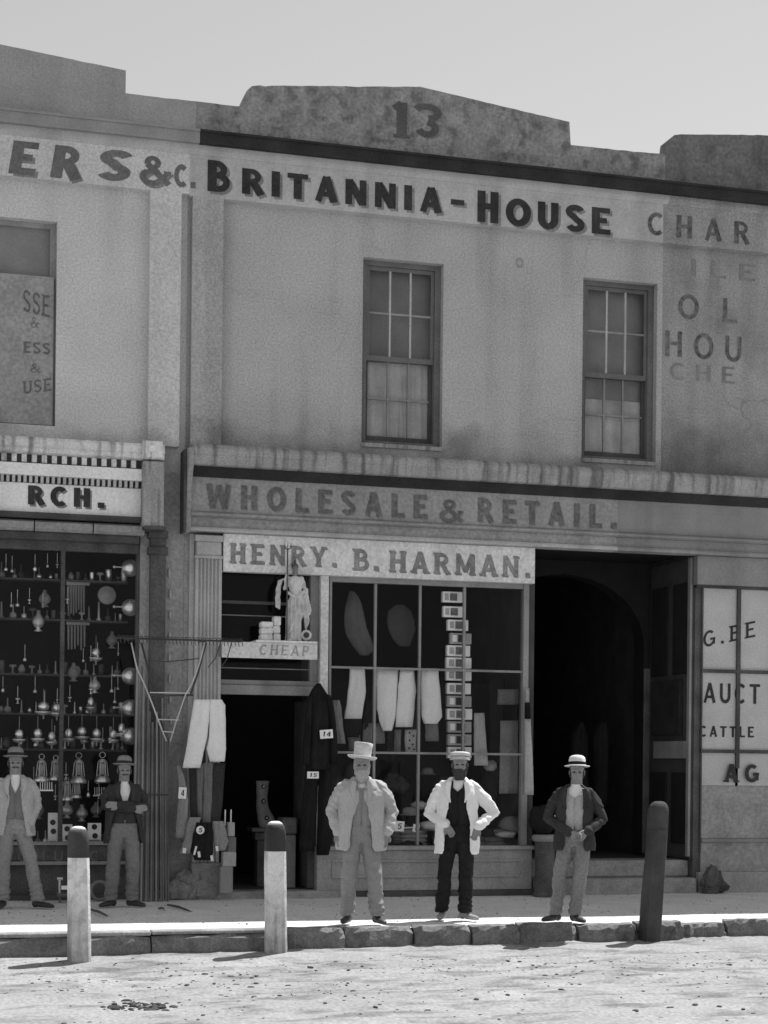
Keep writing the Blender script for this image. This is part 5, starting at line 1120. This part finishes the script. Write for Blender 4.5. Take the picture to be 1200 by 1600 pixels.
# dim garments hanging in the passage
for i, (x, lb) in enumerate(((906,'dim dark coat hung deep in the passage, left of the pair'),(940,'dim dark coat hung deep in the passage, right of the pair'))):
    t = empty('hung_coat', at(x, 1270, 1.6), lb, 'coat', 'coats in the passage')
    cloth('coat', [[(1128,x-4,x+3),(1136,x-9,x+8),(1150,x-14,x+13),(1200,x-15+i*3,x+12),(1262,x-12,x+16-i*4)]], 1.6, .09, CL_K, t, seed=i*4+2, folds=2.4, amp=.02)
c = at(1113, 1395, -.2); mb = MB().ell((c.x,-.22,.14), (.13,.09,.16), 18, 12)
for v in mb.v:
    v += (v-Vector((c.x,-.22,.14)))*(.5*noise.noise(v*11)+.35*noise.noise(v*30)); v.z = max(.0, v.z*1.15); v.x = c.x+(v.x-c.x)*(1.45-2.2*v.z)
tag(mb.build('dark_heap', WOOD_D, None), 'dark shaggy heap at the foot of the auctioneer shop front', 'heap')

# ------------------------------------------------------------------ ironmonger: rods outside, goods in the window
t = empty('iron_rod_bundle', (at(235,1412,-.3).x, -.35, 0), 'bundle of long iron rods standing against the dark pilaster', 'rods')
for i in range(15):
    xb_ = at(208+i*3.9, 1412, -.36).x; xt_ = at(214+i*3.3+rnd.uniform(-.6,.6), 1130, -.16).x; ht_ = rnd.choice((1.95,2.02,2.1,2.14,2.25,2.3))+(.35 if i < 5 else 0)
    r_ = rnd.choice((.012,.013,.015)); y0 = -.36-(i % 2)*.03
    MB().tube([(xb_, y0, .0), (xt_, -.17-(i % 2)*.03, ht_)], r_, 7).build('rod', IRON_M if i % 3 else TRIM_M, t)
MB().tube([(at(210,1240,-.3).x,-.34,1.2),(at(262,1240,-.3).x,-.34,1.2)], .01, 6).build('binding', IRON, t)
IG = 'goods in the ironmonger window'
def lamp(x, y, k, Y, label):
    c = at(x, y, Y); t = empty('hanging_lamp', c, label, 'lamp', 'hanging lamps in the ironmonger window')
    MB().tube([(c.x,Y,c.z+.05),(c.x,Y,c.z+.2)], .005, 6).build('wire', IRON_M, t)
    MB().lathe([(.0,.06),(.02,.055),(.042*k,.035),(.05*k,.0),(.042*k,-.035),(.015,-.055),(0,-.058)], c, 14).build('globe', TIN, t, smooth=True)
    MB().lathe([(0,-.06),(.06*k,-.07),(.075*k,-.055),(.08*k,-.058),(.06*k,-.085),(.012,-.1),(.008,-.14),(0,-.145)], c, 14).build('dish', BRASS, t, smooth=True)
wd = ('leftmost','second','third','fourth','fifth','sixth','seventh')
for i, (x, y, k) in enumerate(((59,1146,1),(81,1151,.9),(107,1146,.9),(128,1143,1.1),(151,1146,1),(177,1148,.85),(190,1138,.8))): lamp(x, y, k, .2+.03*(i % 2), '%s small lamp of the bright row in the ironmonger window' % wd[i])
lamp(68, 1104, 1.3, .22, 'larger bright lamp above the bright row, left'); lamp(89, 1106, 1.25, .25, 'larger bright lamp above the bright row, close to the mullion'); lamp(142, 1097, .8, .4, 'dim lamp hanging above the middle of the bright row')
lamp(150, 1020, 1.0, .4, 'dim tall lamp in the middle of the ironmonger window'); lamp(30, 1147, 1, .2, 'small lamp of the bright row at the very edge of the picture')
def lantern(x, y, k, Y, label):
    c = at(x, y, Y); t = empty('lantern', (c.x, Y, c.z-.16*k), label, 'lantern', 'lanterns in the ironmonger window')
    pts = [(c.x+.03*k*math.cos(a), Y, c.z+.13*k+.03*k*math.sin(a)) for a in [2*math.pi*i/12 for i in range(13)]]; MB().tube(pts, .005, 6).build('ring', BRASS, t)
    MB().lathe([(0,.10),(.03,.095),(.05,.07),(.055,.06),(.0,.06)], (c.x,Y,c.z-.0), 12).build('cap', BRASS, t)
    for q in range(6):
        a = q*math.pi/3; MB().tube([(c.x+.045*k*math.cos(a),Y+.045*k*math.sin(a),c.z+.06),(c.x+.06*k*math.cos(a),Y+.06*k*math.sin(a),c.z-.09*k)], .005, 5).build('bar', BRASS, t)
    MB().lathe([(0,.055),(.034*k,.05),(.04*k,.0),(.036*k,-.08),(0,-.085)], (c.x,Y,c.z), 12).build('chimney', mat('lantern_glass', .3, rough=.1, bump=0, spec=.6), t, smooth=True)
    MB().lathe([(0,-.085*k),(.06*k,-.088*k),(.085*k,-.13*k),(.088*k,-.155*k),(.08*k,-.16*k),(0,-.16*k)], (c.x,Y,c.z), 14).build('base', TIN, t, smooth=True)
for i, (x, y, k) in enumerate(((65,1200,1),(87,1200,.9),(123,1200,1.1),(160,1199,1.1),(104,1233,.85),(119,1231,.75))): lantern(x, y, k, .2+.04*(i > 3), '%s in the ironmonger window' % ('leftmost lantern of the lantern row','lantern beside the mullion','large bell-shaped lantern of the row','rightmost bell-shaped lantern of the row','left small lantern below the lantern row','right small lantern below the lantern row')[i])
for i, y in enumerate((887, 949, 1056, 1106, 1150)):
    c = at(204, y, .16); t = empty('reflector', c, '%s round tin reflector in the column at the ironmonger window frame' % ('topmost','second','third','fourth','lowest')[i], 'reflector', 'round reflectors')
    MB().lathe_y([(0,-.05),(.03,-.046),(.06,-.03),(.085,-.0),(.098,.03),(.1,.034),(.08,.04),(0,.045)], c, 22).build('dish', TIN, t, smooth=True)
    MB().tube([(c.x-.1,.14,c.z),(c.x-.18,.14,c.z)], .008, 6).build('stem', BRASS, t); MB().ell((c.x-.19,.14,c.z), (.018,.018,.018), 8, 6).build('knob', BRASS, t)
for i, (x, y, lb) in enumerate(((72,1228,'left wire toast rack in the ironmonger window'),(157,1236,'right wire toast rack beside the man with crossed arms'))):
    t = empty('toast_rack', at(x, y+8, .2), lb, 'rack', 'toast racks')
    pbox(x-11, y+6, x+11, y+8, .18, .24).build('base', TIN, t)
    for k in range(6): MB().tube([at(x-9+k*3.6, y+6, .2), at(x-9+k*3.6, y-6, .2)], .005, 5).build('bar', TIN, t)
for i, (x0, y0, x1, y1, mt, lb) in enumerate(((75,1270,90,1320,CARD,'tall white card with dark emblems at the left of the ironmonger window'),(97,1288,113,1322,CARD,'white card right of the mullion behind the bollard'),(137,1286,158,1318,CARD,'white card right of the leftmost bollard'),(112,1296,122,1322,CARD_G,'grey card behind the leftmost bollard'))):
    o = pbox(x0, y0, x1, y1, .16+.02*i, .175+.02*i).build('display_card', mt, None); tag(o, lb, 'card', 'display cards')
    xm = (x0+x1)/2; ym = (y0+y1)/2
    for q, (dx_, dy_) in enumerate(((0,-10),(1,4))):
        c = at(xm+dx_, ym+dy_, .157+.02*i); MB().lathe_y([(0,-.001),(.032,-.001),(.033,.0015)], c, 10).build('emblem', CL_D, o)
    pbox(x0+2, y1-6, x1-2, y1-4, .157+.02*i, .1595+.02*i).build('emblem', INK_S, o)
def dim(name, mb, mt, label, cat): return tag(mb.build(name, mt, None, smooth=True), label, cat, IG)
c = at(167, 930, .5); dim('wall_clock', MB().lathe_y([(0,-.03),(.05,-.03),(.055,-.02),(.1,-.02),(.11,0),(0,.02)], c, 20), TRIM_M, 'dim round wheel-shaped ornament high in the ironmonger window', 'ornament')
c = at(118, 930, .5)
t = empty('tool_rack', c, 'dim rack of long tools high in the ironmonger window', 'tools', IG)
for k in range(7): MB().tube([at(107+k*4, 912, .5), at(107+k*4, 952+rnd.uniform(0,12), .5)], [.014,.01], 6).build('tool', IRON_M, t)
pbox(104, 908, 140, 914, .47, .53).build('rack_bar', TRIM_M, t)
t = empty('tool_rack', at(118, 990, .5), 'dim lower rack of long tools in the ironmonger window', 'tools', IG)
for k in range(6): MB().tube([at(107+k*5, 975, .5), at(107+k*5, 1008+rnd.uniform(0,8), .5)], [.014,.01], 6).build('tool', IRON_M, t)
pbox(104, 972, 140, 976, .47, .53).build('rack_bar', TRIM_M, t)
for i, (x, y, h, lb) in enumerate(((115,1050,.22,'dim arched metal bracket in the ironmonger window'),(60,970,.25,'dim urn-shaped lamp at the left of the ironmonger window'),(70,935,.2,'dim globe at the upper left of the ironmonger window'),(148,1070,.2,'dim candlestick in the middle of the ironmonger window'),(175,1000,.2,'dim small lamp beside the reflector column'),(128,1270,.2,'dim kettle low in the ironmonger window'),(150,1265,.18,'dim pot low in the ironmonger window near the crossed arms'),(105,1265,.2,'dim jug low in the ironmonger window by the mullion'),(60,1265,.22,'dim kettle at the left of the ironmonger window'))):
    c = at(x, y, .42); dim('metal_ware', MB().lathe([(0,h*.5),(.02,h*.48),(.025,h*.3),(.06,h*.12),(.07,-.02),(.05,-h*.25),(.02,-h*.35),(.05,-h*.48),(0,-h*.5)], c, 14), BRASS if i % 2 else IRON_M, lb, 'metal ware')
ORD = ('first','second','third','fourth','fifth','sixth','seventh','eighth','ninth','tenth','eleventh','twelfth','thirteenth','fourteenth','fifteenth','sixteenth','seventeenth','eighteenth','nineteenth','twentieth','twenty-first','twenty-second','twenty-third','twenty-fourth')
def ware(k, r_):
    return ([(0,r_*2.6),(r_*.4,r_*2.5),(r_,r_*1.3),(r_*.8,.1*r_),(0,0)], [(0,r_*3.6),(r_*.15,r_*3.5),(r_*.2,r_*1.6),(r_*.8,r_*1.2),(r_*.9,0),(0,0)], [(0,r_*2.6),(r_*.9,r_*2.5),(r_*1.1,r_*2),(r_*.3,r_*1.6),(r_*.25,r_*.5),(r_*.8,0),(0,0)],
            [(0,r_*3),(r_*.7,r_*3),(r_*.75,r_*2.8),(r_*.75,.1*r_),(0,0)], [(0,r_*4.6),(r_*.2,r_*4.5),(r_*.3,r_*1),(r_*.7,r_*.3),(r_*.7,0),(0,0)])[k]
for sy, nm in ((909,'topmost'),(971,'second'),(1056,'third'),(1117,'fourth'),(1172,'fifth'),(1330,'lowest')):
    x = 2.0; cnt = 0
    while x < 196:
        r_ = rnd.uniform(.022, .05); k = rnd.randrange(5); mi = rnd.randrange(5); Y_ = rnd.uniform(.45, .56); z = zp(sy, .5)+.009 if sy < 1300 else .601
        c = at(x, sy, Y_); o = dim('small_ware', MB().lathe(ware(k, r_), (c.x, Y_, z), 12), (TIN, IRON_M, BRASS, IRON, TRIM_M)[mi], '%s %s, %s from the left on the %s ironmonger shelf' % (('bright','dark grey','brassy','black','pale grey')[mi], ('squat pot','spouted funnel','footed goblet','round canister','tall candlestick')[k], ORD[cnt], nm), 'metal ware'); cnt += 1
        o['group'] = 'metal ware on the %s shelf' % nm; x += r_*135*2*rnd.uniform(1.0, 1.7)
for ri, (y0, nm) in enumerate(((890,'topmost'),(948,'second'),(1030,'third'),(1080,'fourth'),(1098,'fifth'),(1165,'sixth'),(1222,'seventh'),(1250,'eighth'),(1275,'lowest'))):
    for i, x in enumerate(sorted(rnd.uniform(4, 196) for _ in range(5))):
        c = at(x, y0+rnd.uniform(-6, 6), rnd.uniform(.14, .3)); r_ = rnd.uniform(.012, .026)
        t = empty('hanging_article', c, '%s article on a string from the left, %s row of hung ironmongery' % (ORD[i], nm), 'metal ware', 'articles hung on strings')
        MB().tube([(c.x,c.y,c.z+r_*3),(c.x,c.y,c.z+r_*3+.12)], .003, 5).build('string', ROPE, t); MB().lathe(ware(rnd.choice((0,1,2)), r_), c, 10).build('article', (TIN, BRASS, TIN)[(i+ri) % 3], t, smooth=True)
# things on the ground before the ironmonger
t = empty('bench_vice', at(100, 1412, -.3), 'small iron bench vice standing behind the leftmost bollard', 'vice')
pbox(90, 1396, 112, 1401, -.4, -.25).build('table', IRON_M, t); MB().tube([at(93,1397,-.33), at(93,1372,-.33)], .014, 8).build('screw', TIN, t); MB().tube([at(89,1373,-.33), at(98,1373,-.33)], .016, 8).build('handle', TIN, t); pbox(96, 1384, 110, 1390, -.36, -.3).build('jaw', TIN, t)
for x in (94, 108): MB().tube([at(x,1401,-.33), at(x,1414,-.33)], .012, 6).build('leg', IRON_M, t)
c = at(156, 1394, -.25); pts = [(c.x+.1*math.cos(a), c.y+.03*math.sin(a), .115+.1*math.sin(a)) for a in [2*math.pi*i/20 for i in range(21)]]
o = MB().tube(pts, .022, 8).build('iron_ring', IRON_M, None, smooth=True); tag(o, 'iron ring leaning at the foot of the ironmonger shop front', 'ring')
